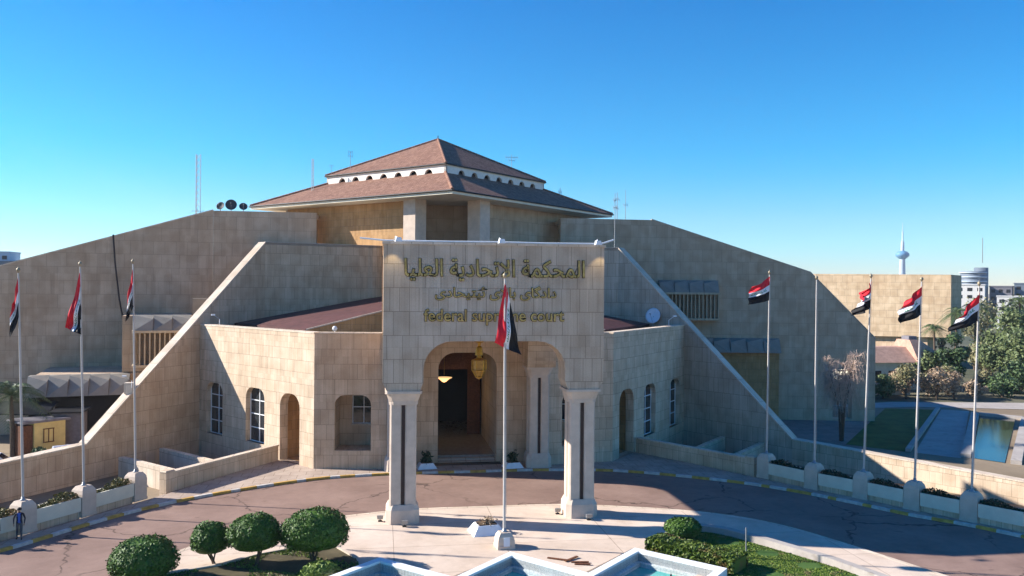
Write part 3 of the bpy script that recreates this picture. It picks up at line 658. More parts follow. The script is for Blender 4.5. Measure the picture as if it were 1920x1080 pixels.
def tree(name, base, h, wd, label, mat='leaf_tree', n=2600, leaf=.32, group='garden trees and shrubs behind the low wall', trunk=.35, cat='tree', clumps=10, bare=False):
    t = thing(name, base, label, cat, group); b = Vector(base); mb = MB(); Cs = []
    cz = b.z+h*trunk; ch = h*(1-trunk)
    for k in range(clumps):
        a = random.uniform(0, 6.28); rr = random.uniform(0, .62)*wd/2; z = cz+ch*random.uniform(.18, .82); f = 1-.5*abs((z-cz)/ch-.4)
        Cs.append((b.x+math.cos(a)*rr*f, b.y+math.sin(a)*rr*f, z, random.uniform(.2, .34)*min(wd, ch*1.6)))
    Cs.append((b.x, b.y, b.z+h-.2*ch, .24*min(wd, ch*1.5)))
    mb.tube([b, b+Vector((random.uniform(-.1, .1), 0, h*trunk)), b+Vector((0, 0, h*.8))], .035*wd+.05, 7, .03)
    for c in Cs[::2]: mb.tube([b+Vector((0, 0, h*trunk*.8)), Vector(c[:3])], .05+.01*wd, 5, .02)
    mb.build('trunk', 'bark', t)
    per = n//len(Cs); PP = []; NN = []
    for c in Cs:
        d = rdir(per); rad = c[3]*rng.random(per)**.45; p = np.array(c[:3])+d*rad[:, None]*np.array([1, 1, .8]); PP.append(p); NN.append(d+rng.normal(size=d.shape)*.6)
    PP = np.concatenate(PP); NN = np.concatenate(NN); NN /= np.linalg.norm(NN, axis=1)[:, None]
    PP[:, 2] = np.maximum(PP[:, 2], b.z+.1)
    leaves_mesh('crown', PP, NN, leaf, mat, t); return t
def palm(base, h, fr, label, n=26, group=None, droop=1.0):
    t = thing('palm_tree', base, label, 'palm', group); b = Vector(base); top = b+Vector((random.uniform(-.2, .2), 0, h))
    mb = MB(); mb.tube([b, b.lerp(top, .5)+Vector((.08, 0, 0)), top], .24, 8, .17); mb.build('trunk', 'bark', t)
    mb = MB()
    for k in range(n):
        a = 6.283*k/n*2.4+random.uniform(-.2, .2); el = random.uniform(-.2, 1.25); L = fr*random.uniform(.8, 1.1); d = Vector((math.cos(a), math.sin(a), 0)); s_ = Vector((-d.y, d.x, 0)); pts = []
        for i in range(8):
            u = i/7; pts.append(top+d*(L*(u*math.cos(el)*.9+u*u*.15))+Vector((0, 0, L*(u*math.sin(el)-droop*.75*u*u))))
        mb.tube(pts, .025, 4, .008)
        for i in range(1, 22):
            u = i/22*7; j = min(int(u), 6); p = pts[j].lerp(pts[j+1], u-j); tg = (pts[j+1]-pts[j]).normalized(); ll = fr*.26*math.sin(math.pi*(.12+.8*i/22))
            for s in (-1, 1):
                q = p+s_*s*ll*.8+tg*ll*.5-Vector((0, 0, ll*.35)); mb.face([p-tg*.03, p+tg*.05, q])
    mb.build('fronds', 'palm', t); return t

# ---------------------------------------------------------------- pedestals, flagpoles and flags
LD = Vector((8.5, -13.6)).normalized()
EMB = ['..#....#.#..#....#..#...#..#...', '..#..#.#.#..#..#.#..#.#.#..#.#.', '..#..#.#.#.##..#.#..#.#.#.##.#.', '###.##.#.#.#####.####.#.######.', '...............................']
def flag(HT, HB, FTp, FB, label, amp=.12, waves=2.5, seed=0, wb=(.36, .62), group='flags on the flagpoles'):
    amp *= 1.45
    HT, HB, FTp, FB = map(Vector, (HT, HB, FTp, FB)); nx, ny = 60, 42; mb = MB(); rnd = random.Random(seed); ph = rnd.uniform(0, 6)
    V_ = []
    side = (FTp-HT+FB-HB); side.z = 0; fw = Vector((-.15, -1, 0)).normalized()
    for j in range(ny+1):
        for i in range(nx+1):
            u = i/nx; v = j/ny; v = v*3*wb[0] if v < 1/3 else wb[0]+(v-1/3)*3*(wb[1]-wb[0]) if v < 2/3 else wb[1]+(v-2/3)*3*(1-wb[1]); sag = Vector((0, 0, -.12*math.sin(math.pi*u)*(FTp-HT).length*(1-v*.4)))
            p = HT.lerp(FTp, u).lerp(HB.lerp(FB, u), v)+sag*.5
            ww = math.sin(waves*6.283*(u*.8+v*.45)+ph)*amp*u**.6+math.sin(waves*3.1*6.283*(u*.3-v*.6)+ph*2)*amp*.28*u
            V_.append(p+fw*ww+Vector((1, 0, .3))*ww*.25)
    mb.v = V_
    for j in range(ny):
        for i in range(nx):
            m = 0 if j < 14 else 1 if j < 28 else 2
            if m == 1:
                ci = int((i-9)/42*31) if 9 <= i < 51 else -1; cj = int((j-17)/8*5) if 17 <= j < 25 else -1
                if 0 <= ci < 31 and 0 <= cj < 5 and EMB[cj][ci] == '#': m = 3
            a = j*(nx+1)+i; mb.f.append((a, a+1, a+nx+2, a+nx+1)); mb.m.append(m); mb.sm.append(True)
    return tag(mb.build('flag', ['red', 'fwhite', 'fblack', 'fgreen'], org=HT), label, 'flag', group)
def flagpole(b, top, label, r=.075, group='flagpoles along the planters'):
    b = Vector(b); top = Vector(top); t = thing('flagpole', b, label, 'flagpole', group)
    mb = MB(); mb.tube([b, b.lerp(top, .5), top], r, 10, r*.55); mb.build('pole', 'pole', t)
    mb = MB(); mb.lathe(b, [(.001, .0), (.17, .0), (.17, .05), (.1, .1), (.09, .22), (.001, .22)], 12); mb.build('base_plate', 'steel', t)
    mb = MB(); mb.lathe(top, [(.001, 0), (.05, .02), (.05, .06), (.1, .12), (.12, .19), (.09, .26), (.03, .31), (.001, .42)], 10); mb.build('finial', 'fin_old', t)
    mb = MB(); mb.tube([b+Vector((.1, -.08, 1)), top+Vector((.07, -.05, -.15))], .008, 4); mb.build('halyard', 'pole', t)
def pedestal(x, y, d, label, w_=1.02, h=1.95, z0=.1, group='stone flagpole pedestals'):
    mb = MB(); d = Vector((*d, 0)).normalized(); c = Vector((x, y, z0))
    mb.obox(c, d, w_+.06, w_+.06, .18); mb.obox(c+Vector((0, 0, .18)), d, w_, w_, h-z0-.62)
    mb.obox(c+Vector((0, 0, h-z0-.44)), d, w_, w_, .22, w_*.9, w_*.9); mb.obox(c+Vector((0, 0, h-z0-.22)), d, w_*.9, w_*.9, .22, w_*.62, w_*.62)
    return tag(mb.build('pedestal', 'pale', org=(x, y, z0)), label, 'pedestal', group)
PR = [(22.45, 9.51), (24.34, 5.73), (26.31, 2.64), (28.06, -.48), (29.92, -3.49)]
TR = [(22.59, 15.73), (24.40, 15.31), (26.76, 15.41), (28.45, 15.18), (30.33, 14.88)]
PL = [(-23.24, 8.32), (-25.32, 4.75), (-27.49, 1.31)]
TL = [(-23.52, 15.94), (-25.64, 15.65), (-27.85, 15.17)]
ORD = ['first', 'second', 'third', 'fourth', 'fifth']
rdesc = ['white flagpole nearest the right buttress wall, its flag streaming level to the left', 'white flagpole on the right with no flag on it', 'white flagpole on the right with a crumpled flag before the far beige wall edge', 'white flagpole standing before the middle of the far beige wall', 'rightmost white flagpole, before the palms and garden trees']
pdesc = ['stone pedestal at the end of the right ramp parapet, under the first right flagpole', 'stone pedestal under the flagless pole on the right', 'stone pedestal on the right, third from the ramp parapet', 'stone pedestal with rounded shoulders, fourth from the right ramp parapet', 'stone pedestal under the rightmost flagpole']
for i, (p, t_) in enumerate(zip(PR, TR)):
    pedestal(p[0], p[1], LD, pdesc[i]); flagpole((*p, 1.94), (t_[0], p[1], t_[1]), rdesc[i])
ldesc = ['white flagpole nearest the left buttress slope, its flag hanging in a thin roll', 'middle flagpole of the three on the left, carrying a mostly red flag', 'leftmost white flagpole, rising above the man in the navy jacket']
lp = ['stone pedestal at the end of the left ramp parapet, under the first left flagpole', 'stone pedestal in the middle of the left three, between two planters', 'leftmost stone pedestal, right behind the man in the navy jacket']
for i, (p, t_) in enumerate(zip(PL, TL)):
    pedestal(p[0], p[1], (LD.x, -LD.y), lp[i]); flagpole((*p, 1.94), (t_[0], p[1], t_[1]), ldesc[i])
pedestal(-.1, -5.1, (1, .1), 'small square stone pedestal with a plaque behind the fountain, under the central flagpole', .95, .98, .12)
mb = MB(); mb.box(-.22, .12, -5.64, -5.6, .3, .78); tag(mb.build('plaque', 'dish_white', org=(-.05, -5.6, .3)), 'small pale plaque fixed on the central flagpole pedestal', 'plaque')
flagpole((-.12, -5.1, .97), (-.2, -5.1, 15.05), 'central white flagpole standing between the portico columns and the fountain', .085)
def fpt(px_dx, z, base, s): pass
def F(x, y, z): return (x, y, z)
Y = -5.1
flag((-.2, Y, 15.0), (.3, Y-.05, 12.9), (-.78, Y-.1, 11.5), (.74, Y-.1, 10.8), 'flag hanging limp down the central pole with red, white and black running lengthwise', .16, 1.6, 1, (.38, .58))
def fl(p, t_, off, label, amp, wv, sd):
    "off: four (dx, z) corners in metres beside the pole"
    x, y = t_[0], p[1]; flag(*[(x+dx*1.1, y-.05, z-(.15 if dx < -.2 else 0)) for dx, z in off], label, amp, wv, sd)
fl(PL[2], TL[2], [(0, 14.9), (.06, 12.6), (-.26, 13.5), (-.42, 11.25)], 'narrow drooping flag on the leftmost pole, green script visible on its white band', .12, 1.4, 2)
fl(PL[1], TL[1], [(0, 15.3), (.1, 12.9), (-.8, 12.0), (.12, 11.4)], 'mostly red drooping flag on the middle pole of the left three', .18, 1.8, 3)
fl(PL[0], TL[0], [(0, 15.6), (.08, 13.1), (-.3, 13.9), (-.36, 12.2)], 'thin rolled flag on the left pole nearest the building', .12, 1.6, 4)
fl(PR[0], TR[0], [(0, 15.6), (-.05, 13.75), (-1.25, 14.95), (-1.75, 13.55)], 'flag streaming to the left before the dark right back wall', .2, 1.3, 5)
fl(PR[2], TR[2], [(0, 15.2), (-.05, 13.3), (-.75, 14.4), (-1.15, 12.95)], 'crumpled flag seen where the far beige wall begins', .3, 1.7, 6)
fl(PR[3], TR[3], [(0, 14.9), (-.03, 13.0), (-1.1, 14.1), (-1.5, 12.5)], 'flag blowing left and down before the middle of the far beige wall', .24, 1.4, 7)
fl(PR[4], TR[4], [(0, 14.5), (-.05, 12.7), (-1.15, 13.4), (-1.85, 12.15)], 'rightmost flag, its wide black band spread before the palm trees', .2, 1.3, 8)

# ---------------------------------------------------------------- planters, parapets, ramp walls, low walls
def planter(p, q, label, mat, n=260, hp=.22, lf=.11):
    p = Vector((*p, 0)); q = Vector((*q, 0)); d = (q-p).normalized(); a = p+d*.54; b = q-d*.54; c = (a+b)/2; L = (b-a).length
    t = thing('planter', (c.x, c.y, .1), label, 'planter', 'planters between the flagpole pedestals')
    mb = MB(); mb.obox((c.x, c.y, -1.45), d, L-.01, .62, 1.95); mb.build('base_wall', 'stone', t)
    mb = MB(); mb.obox((c.x, c.y, .5), d, L-.02, .92, .7)
    s_ = Vector((-d.y, d.x, 0))
    for k in (-1, 1): mb.obox(Vector((c.x, c.y, 1.2))+s_*k*.41, d, L-.02, .1, .14)
    mb.build('trough', 'cream', t); mb = MB(); mb.obox((c.x, c.y, 1.2), d, L-.04, .72, .06); mb.build('soil', 'soil', t)
    u = rng.random(n)*(L-.1)-(L-.1)/2; v = (rng.random(n)-.5)*.62; hh = rng.random(n)*hp*(1+.8*np.sin(u*2.1+L)); C_ = np.array([c.x, c.y, 1.28])+u[:, None]*np.array(d)+v[:, None]*np.array(s_)+np.stack([0*u, 0*u, np.abs(hh)], 1)
    leaves_mesh('plants', C_, rdir(n), lf, mat, t)
rl = PR+[(31.78, -6.6)]; ll = PL+[(-29.66, -2.2)]
pr = ['cream planter between the first and second right pedestals, dark greens on top', 'cream planter on the right, left of the third pedestal', 'cream planter on the right at the foot of the shadow line on the low wall', 'cream planter between the last two right pedestals', 'cream planter at the right edge of the picture']
for i in range(5): planter(rl[i], rl[i+1], pr[i], 'leaf_deep', 600)
pl_ = ['cream planter with reddish plants between the two left pedestals nearest the building', 'cream planter with yellow-green plants beside the leftmost pedestal', 'cream planter cut by the left edge of the picture']
for i in range(3): planter(ll[i], ll[i+1], pl_[i], 'leaf_plant', 700, .3)
for sg in (-1, 1):
    p, q = (15.5, 20.3), (21.75, 10.6); d, L = un(p, q); dd = (d.x*sg, d.y); c = Vector(((p[0]+q[0])/2*sg, (p[1]+q[1])/2))
    side_ = 'left' if sg < 0 else 'right'
    t = thing('parapet', (c.x, c.y, .1), f'{"sunlit-topped" if sg < 0 else "shaded"} stone ramp parapet on the {side_} side of the entrance', 'parapet', 'ramp parapets')
    mb = MB(); mb.obox((c.x, c.y, GZ), dd, L, .42, 1.3-GZ); mb.build('wall', 'stone', t)
    mb = MB(); mb.obox((c.x, c.y, 1.3), dd, L+.04, .52, .12); mb.build('coping', 'cap', t)
    mb = MB(); mb.obox((q[0]*sg, q[1], GZ), dd, .8, .62, 1.46-GZ); mb.obox((q[0]*sg, q[1], 1.46), dd, .86, .68, .1, .7, .5); mb.build('end_post', 'stone', t)
    for k, (a, b, nm) in enumerate((((17.9, 17.1), (25.9, 25.9), 'nearer the facade'), ((20.0, 13.8), (28.2, 22.3), 'nearer the flagpoles'))):
        d3, L3 = un(a, b); c3 = Vector(((a[0]+b[0])/2*sg, (a[1]+b[1])/2)); z1 = .3
        mb = MB(); mb.obox((c3.x, c3.y, GZ), (d3.x*sg, d3.y), L3, .5, z1-GZ)
        o = mb.build('court_wall', 'cap' if sg < 0 else 'stone', org=(c3.x, c3.y, GZ))
        tag(o, f'low stone divider in the sunken court {side_} of the entrance, {nm}', 'low wall', 'sunken court dividers')
    zk = 1.57 if sg < 0 else .77; ze = .93 if sg < 0 else .12
    a = Kk; b = (44.0, -.4); d4, L4 = un(a, b)
    mb = MB(); mb.plate(mir(sg, a), (d4.x*sg, d4.y), [(0, GZ-.2), (L4, GZ-.2), (L4, ze), (0, zk)], [], .9, out=1 if sg > 0 else -1)
    t = thing('garden_wall', (*mir(sg, a), GZ), f'long low stone wall running on from the {side_} buttress slope', 'wall')
    mb.build('wall', 'stone_mid' if sg < 0 else 'stone', t)
    t5 = Vector((-d4.y*sg, d4.x, 0))*.45*(1 if sg > 0 else 1)
    mb = MB(); mb.bar(Vector((*mir(sg, a), zk))+t5, Vector((*mir(sg, b), ze))+t5, 1.0, .1); mb.build('coping', 'cap', t)

# ---------------------------------------------------------------- forecourt
def inset(poly, w_):
    P_ = [Vector(p) for p in poly]; n = len(P_); out = []
    area = sum(P_[i].x*P_[(i+1) % n].y-P_[(i+1) % n].x*P_[i].y for i in range(n)); s = 1 if area > 0 else -1
    for i in range(n):
        a = (P_[i]-P_[i-1]).normalized(); b = (P_[(i+1) % n]-P_[i]).normalized(); na = Vector((-a.y, a.x))*s; nb = Vector((-b.y, b.x))*s; m = (na+nb).normalized(); out.append(P_[i]+m*(w_/max(.35, m.dot(na))))
    return [tuple(p) for p in out]
FO = thing('fountain_pool', (0, -11, .1), 'white-rimmed zigzag fountain pool with teal water at the foot of the plaza', 'fountain')
PO = [(-10.45, -11.2), (-6.95, -7.55), (-3.4, -11.0), (-.15, -7.5), (3.15, -11.25), (6.6, -7.7), (10.2, -11.5), (6.8, -15.2), (3.2, -12.4), (-.15, -15), (-3.4, -12.2), (-6.95, -15)]
IN = inset(PO, .42)
mb = MB(); n = len(PO)
for i in range(n):
    j = (i+1) % n; mb.hull([(*PO[i], .05), (*PO[j], .05), (*IN[j], .05), (*IN[i], .05)], [(*PO[i], .62), (*PO[j], .62), (*IN[j], .62), (*IN[i], .62)])
mb.build('rim', 'white', FO)
mb = MB()
for i in range(n):
    j = (i+1) % n; mb.face([(*IN[i], -.9), (*IN[j], -.9), (*IN[j], .5), (*IN[i], .5)])
I2 = inset(PO, .62)
mb.build('basin', 'tile', FO); mb = MB()
for i in range(n):
    j = (i+1) % n; mb.hull([(*IN[i], -.3), (*IN[j], -.3), (*I2[j], -.3), (*I2[i], -.3)], [(*IN[i], .12), (*IN[j], .12), (*I2[j], .1), (*I2[i], .1)])
mb.build('inner_ledge', 'tile', FO); mb = MB(); mb.tube([(.0, -10.6, -.2), (0, -10.6, .15)], .05, 8)
mb.build('nozzle', 'dark', FO)
w_ = sheet('water', inset(PO, .415), -.12, 'water', kind=None); w_.parent = FO; w_.location = -Vector((0, -11, .1))
mb = MB(); mb.tube([(7.6, -10.6, -.2), (7.6, -10.6, .12)], .05, 8); mb.build('nozzle', 'dark', FO)
def bowl(x, y, s, label, z=.12, plant=True):
    t = thing('concrete_planter', (x, y, z), label, 'planter', 'white trapezoid planters'); mb = MB(); mb.obox((x, y, z), (1, .15), 1.55*s, 1.25*s, .42*s, 1.0*s, .8*s); mb.build('bowl', 'white', t)
    mb = MB(); mb.obox((x, y, z+.42*s), (1, .15), .86*s, .66*s, .05); mb.build('soil', 'soil', t)
    n = 130; C_ = np.array([x, y, z+.48*s])+rng.normal(size=(n, 3))*np.array([.16, .13, .12 if not plant else .25])*s+np.array([0, 0, .05 if not plant else .25])
    C_[:, 2] = np.maximum(C_[:, 2], z+.45*s); leaves_mesh('plant', C_, rdir(n), .16 if plant else .1, 'leaf_dry' if not plant else 'leaf_deep', t, asp=3.2)
bowl(-3.35, 15.9, 1.0, 'white sloping-sided planter at the left of the entrance arch')
bowl(3.55, 15.35, 1.0, 'white sloping-sided planter with a spiky plant at the right of the entrance arch')
bowl(-.75, -2.2, 1.25, 'white sloping-sided planter with dry twigs beside the central flagpole', plant=False)
def spot(x, y, label):
    t = thing('floodlight', (x, y, .12), label, 'floodlight', 'small floodlights at the column feet'); mb = MB(); mb.box(x-.12, x+.12, y-.1, y+.1, .12, .18); mb.tube([(x, y, .18), (x, y, .3)], .03, 6); mb.build('bracket', 'dark', t)
    mb = MB(); mb.hull([(x-.17, y-.12, .27), (x+.17, y-.12, .27), (x+.17, y+.12, .27), (x-.17, y+.12, .27)], [(x-.2, y-.2, .52), (x+.2, y-.2, .52), (x+.14, y+.16, .46), (x-.14, y+.16, .46)]); h = mb.build('head', 'steel', t)
spot(-6.95, .9, 'small floodlight left of the left front column foot'); spot(-5.5, -.45, 'small floodlight in front of the left front column foot')
spot(4.25, 1.2, 'small floodlight left of the right front column foot'); spot(5.9, -.4, 'small floodlight in front of the right front column foot')
SW = thing('scrap_wood', (3.0, -8.0, .12), 'broken brown wood lying on the plaza behind the fountain', 'scrap wood')
for a, b, z in (((1.9, -7.3), (3.0, -8.0), .13), ((2.7, -8.05), (3.5, -7.45), .15), ((3.0, -8.15), (3.9, -8.35), .13), ((3.1, -8.5), (3.9, -8.7), .13)):
    mb = MB(); mb.bar((*a, z), (*b, z+.03), .16, .04); mb.build('plank', 'wood', SW)
def rings(ex, z): pass
# beds, lawns, bushes
bed = [(-9.6, -3.6), (-11.2, -3.9), (-13.4, -5.0), (-14.9, -6.4), (-17.2, -7.4), (-19.6, -9.4), (-21.4, -20), (-11.5, -20), (-11.2, -11.9), (-7.9, -8.0), (-8.2, -6.2)]
sheet('left_bed', bed, .2, 'bed', .1); 
kerb('bed_kerb', [(-8.2, -6.2), (-9.6, -3.6), (-11.2, -3.9), (-13.4, -5.0), (-14.9, -6.4), (-17.2, -7.4), (-19.6, -9.4), (-21.4, -20)], .2, .3, 99, ['pale'], None)
def inpoly(x, y, P_):
    c = False; j = len(P_)-1
    for i in range(len(P_)):
        if (P_[i][1] > y) != (P_[j][1] > y) and x < (P_[j][0]-P_[i][0])*(y-P_[i][1])/(P_[j][1]-P_[i][1])+P_[i][0]: c = not c
        j = i
    return c
def grass(name, poly, z, n, h, mat, label, dens=lambda x, y: True, org=None):
    xs = [p[0] for p in poly]; ys = [p[1] for p in poly]; C_ = []
    while len(C_) < n:
        x, y = random.uniform(min(xs), max(xs)), random.uniform(min(ys), max(ys))
        if inpoly(x, y, poly) and dens(x, y): C_.append((x, y, z+random.uniform(.3, .9)*h*.5))
    C_ = np.array(C_); nr = rdir(n); nr[:, 2] *= .35; nr /= np.linalg.norm(nr, axis=1)[:, None]
    o = leaves_mesh(name, C_, nr, h, mat, org=(C_[:, 0].mean(), C_[:, 1].mean(), z), asp=1.2); return tag(o, label, 'grass', kind='stuff')
grass('grass', bed, .2, 9000, .09, 'grass', 'patchy low grass in the planting bed under the clipped trees', lambda x, y: math.sin(x*1.7+y)+math.sin(y*1.3-x*.6) > -.1)
rb = [(9.3, -4.6), (11.75, -3.7), (13.2, -5.2), (15.2, -8.6), (17.0, -12.2), (18.2, -17), (11, -17), (10.6, -11.9), (9.6, -10.4), (7.4, -8.2)]
sheet('right_bed', rb, .2, 'lawn', .1)
grass('lawn', rb, .2, 26000, .055, 'grass', 'green grass in the triangular bed right of the fountain', lambda x, y: x > 9.5 and (math.sin(x*1.9+y*1.1)+math.sin(y*2.3-x) > -1.2))
mb = MB(); line = [(11.6, -3.45), (13.1, -4.55), (14.6, -6.9), (16.5, -10.5), (17.9, -14.5), (18.8, -19)]
for i in range(len(line)-1): mb.bar((*line[i], .1), (*line[i+1], .1), .5, .45+i*.0015)
tag(mb.build('bed_wall', 'path', org=(14.6, -6.9, .1)), 'low curved concrete wall edging the bed right of the fountain', 'low wall')
mb = MB(); mb.tube([(12.9, -7.8, .2), (12.88, -7.8, 1.5)], .045, 8, .035); tag(mb.build('stake', 'steel', org=(12.9, -7.8, .2)), 'thin post standing in the grass right of the fountain', 'post')
clip_bush('clipped_tree', (-18.3, -8.2, 1.15), (1.72, 1.6, 1.2), (-18.2, -8.6, .2), 'leftmost clipped round tree, low in the bottom left corner', group='clipped round trees')
clip_bush('clipped_tree', (-15.6, -6.1, 1.42), (1.04, 1.0, 1.0), (-15.4, -6.3, .2), 'smallest clipped round tree, second from the left', 3600, group='clipped round trees')
clip_bush('clipped_tree', (-13.35, -6.6, 1.75), (1.42, 1.3, 1.15), (-13.2, -6.8, .2), 'middle-sized clipped round tree, touching the largest one', group='clipped round trees')
clip_bush('clipped_tree', (-10.3, -6.6, 1.78), (1.9, 1.6, 1.28), (-10.3, -6.9, .2), 'largest clipped round tree, nearest the portico', 6500, group='clipped round trees')
clip_bush('bush', (10.2, -5.3, .85), (1.12, .95, .62), (10.2, -5.3, .2), 'dark dome-shaped bush behind the hedge right of the fountain', 3200, cat='bush')
clip_bush('bush', (-9.9, -8.9, .45), (.95, .8, .5), (-9.9, -8.9, .2), 'small bright green shrub between the largest clipped tree and the fountain', 2200, .12, 'grass', cat='shrub')
clip_bush('bush', (-20.4, -10.3, .45), (.9, .8, .45), (-20.4, -10.3, .2), 'small shrub cut by the bottom left edge', 1800, .12, 'leaf_hedge', cat='shrub')
# box hedge behind the pool rim
t = thing('hedge', (9.3, -8.6, .2), 'low clipped hedge along the right rim of the fountain', 'hedge')
a = Vector((7.9, -6.9)); b = Vector((11.2, -10.9)); d, L = un(a, b); s_ = Vector((-d.y, d.x)); n = 9000
u = rng.random(n)*L; v = (rng.random(n)-.5)*1.5; z = rng.random(n)*.72; k = rng.integers(0, 4, n)
z = np.where(k < 2, .70+.1*rng.random(n)+.05*np.sin(u*3), z); v = np.where(k == 2, -.75+.08*rng.normal(size=n), v); v = np.where(k == 3, .75, v)
C_ = np.array([a.x, a.y, .2])+u[:, None]*np.array([d.x, d.y, 0])+v[:, None]*np.array([s_.x, s_.y, 0])+np.stack([0*u, 0*u, z], 1)
nr = rdir(n); nr[:, 2] = np.abs(nr[:, 2])+.3; nr /= np.linalg.norm(nr, axis=1)[:, None]
leaves_mesh('leaves', C_, nr, .1, 'leaf_hedge', t)
mb = MB(); c = (a+b)/2; mb.obox((c.x, c.y, .2), d, L-.1, 1.38, .66); mb.build('inner_twigs', 'leaf_hedge', t)

# ---------------------------------------------------------------- lamps, lanterns, dishes, masts
l = bpy.data.lights.new('chandelier_light', 'POINT'); l.energy = 40; l.color = (1, .7, .4); l.shadow_soft_size = .4
lo = bpy.data.objects.new('chandelier_light', l); COL.objects.link(lo); lo.location = (-1.3, 24.2, 5.4)
LA = thing('lantern', (-.08, 8, 11.9), 'large ornate brass lantern hanging inside the portico arch', 'lantern')
mb = MB(); mb.tube([(-.08, 8, 11.9), (-.08, 8, 10.9)], .03, 6); mb.lathe((-.08, 8, 0), [(.05, 10.95), (.45, 10.8), (.3, 10.65), (.12, 10.6), (.1, 10.4), (.22, 10.3), (.3, 9.75), (.16, 9.7), (.2, 9.55), (.55, 9.4)], 8); mb.build('crown', 'gold', LA)
mb = MB()
for k in range(6):
    a = k*math.pi/3; x, y = -.08+.5*math.cos(a), 8+.5*math.sin(a); mb.tube([(x, y, 9.4), (x*1+.0, y, 8.7), (-.08+.22*math.cos(a), 8+.22*math.sin(a), 8.2)], .045, 5)
    x2, y2 = -.08+.55*math.cos(a+.5), 8+.55*math.sin(a+.5)
mb.lathe((-.08, 8, 0), [(.5, 8.72), (.56, 8.68), (.5, 8.62)], 6); mb.lathe((-.08, 8, 0), [(.001, 8.0), (.2, 8.12), (.3, 8.22), (.2, 8.24)], 8); mb.build('cage', 'gold', LA)
mb = MB(); mb.lathe((-.08, 8, 0), [(.2, 8.26), (.44, 8.7), (.44, 9.38)], 6); mb.build('glass_body', plain('amber_glass', (.42, .24, .05), .3, var=.4, scale=4), LA)
CL = thing('chandelier', (-1.3, 25, 9.5), 'lit hanging bowl lamp in the dark hall behind the entrance', 'chandelier')
mb = MB(); mb.tube([(-1.3, 25, 9.55), (-1.3, 25, 6.6)], .02, 5); mb.build('chain', 'gold', CL)
mb = MB(); mb.lathe((-1.3, 25, 6.2), [(.001, -.3), (.2, -.22), (.45, .0), (.75, .16), (.7, .1), (.001, .04)], 14); mb.build('bowl', 'lamp_on', CL)
def topflood(x, label, dx):
    t = thing('roof_floodlight', (x, 0, TOP+.14), label, 'floodlight', 'floodlights on the portico top'); mb = MB(); mb.tube([(x, .3, TOP+.14), (x+dx*.2, 0, TOP+.45), (x+dx*.35, -.7, TOP+.3)], .04, 6); mb.build('arm', 'white', t)
    mb = MB(); mb.obox((x+dx*.35, -.8, TOP+.1), (1, .2), .42, .26, .26, .3, .2); mb.build('head', 'white', t); return t
topflood(-6.35, 'white floodlight on an arm at the left top corner of the portico', 1); topflood(.15, 'white floodlight at the middle of the portico top edge', .2); topflood(6.6, 'white floodlight on an arm at the right top corner of the portico', -1)
mb = MB(); mb.tube([(-8.3, .4, TOP+.35), (-6.8, .3, TOP+.22), (-3, .1, TOP+.2), (0, .1, TOP+.22), (3, .1, TOP+.19), (6.7, .2, TOP+.22), (7.6, .5, TOP+.5)], .055, 6)
tag(mb.build('conduit', 'white', org=(0, .1, TOP+.2)), 'white pipe lying along the top edge of the portico', 'pipe')
for x in (-6.35, 6.6):
    l = bpy.data.lights.new('floodlight_beam', 'SPOT'); l.energy = 32; l.color = (1, .78, .4); l.spot_size = R(75); l.spot_blend = .6; l.shadow_soft_size = .08
    o = bpy.data.objects.new('floodlight_beam', l); COL.objects.link(o); o.location = (x, -.75, TOP-.1); o.rotation_euler = (R(20), 0, 0)
def dish(c, r, aim, mat, label, group=None):
    c = Vector(c); t = thing('satellite_dish', c, label, 'satellite dish', group); aim = Vector(aim).normalized(); q = aim.to_track_quat('Z', 'Y')
    mb = MB(); mb.lathe((0, 0, 0), [(.001, -.22*r)]+[(r*k/6, -.22*r+.22*r*(k/6)**2) for k in range(1, 7)]+[(r*.99, .03*r-.04*r)]+[(r*k/6, -.25*r+.22*r*(k/6)**2) for k in range(5, 0, -1)], 20); mb.v = [c+Vector((0, 0, r+.3))+q@v for v in mb.v]; mb.build('reflector', mat, t)
    mb = MB(); mb.tube([c, c+Vector((0, 0, r+.3))-aim*.25*r], .05, 6); mb.build('mast', 'steel', t)
    mb = MB(); f = c+Vector((0, 0, r+.3))+aim*r*.9
    mb.tube([c+Vector((0, 0, .35)), f], .02, 4); mb.tube([f-aim*.12, f+aim*.08], .06, 6); mb.build('feed_arm', 'steel', t)
dish((-25.7, 50.4, 23.1), .5, (-.3, -.9, .4), 'dish_dark', 'leftmost dark satellite dish on the flat top of the left back wall', 'dishes on the left back wall')
dish((-24.5, 50.5, 23.1), .66, (.1, -1, .3), 'dish_dark', 'largest and middle dark satellite dish on the left back wall', 'dishes on the left back wall')
dish((-23.1, 50.4, 23.1), .48, (.2, -1, .5), 'dish_dark', 'dark satellite dish nearest the tiled roof on the left back wall', 'dishes on the left back wall')
dish((21.5, 34.2, 10.6), .85, (-.72, -.8, .3), 'dish_white', 'white satellite dish on the low roof right of the portico')
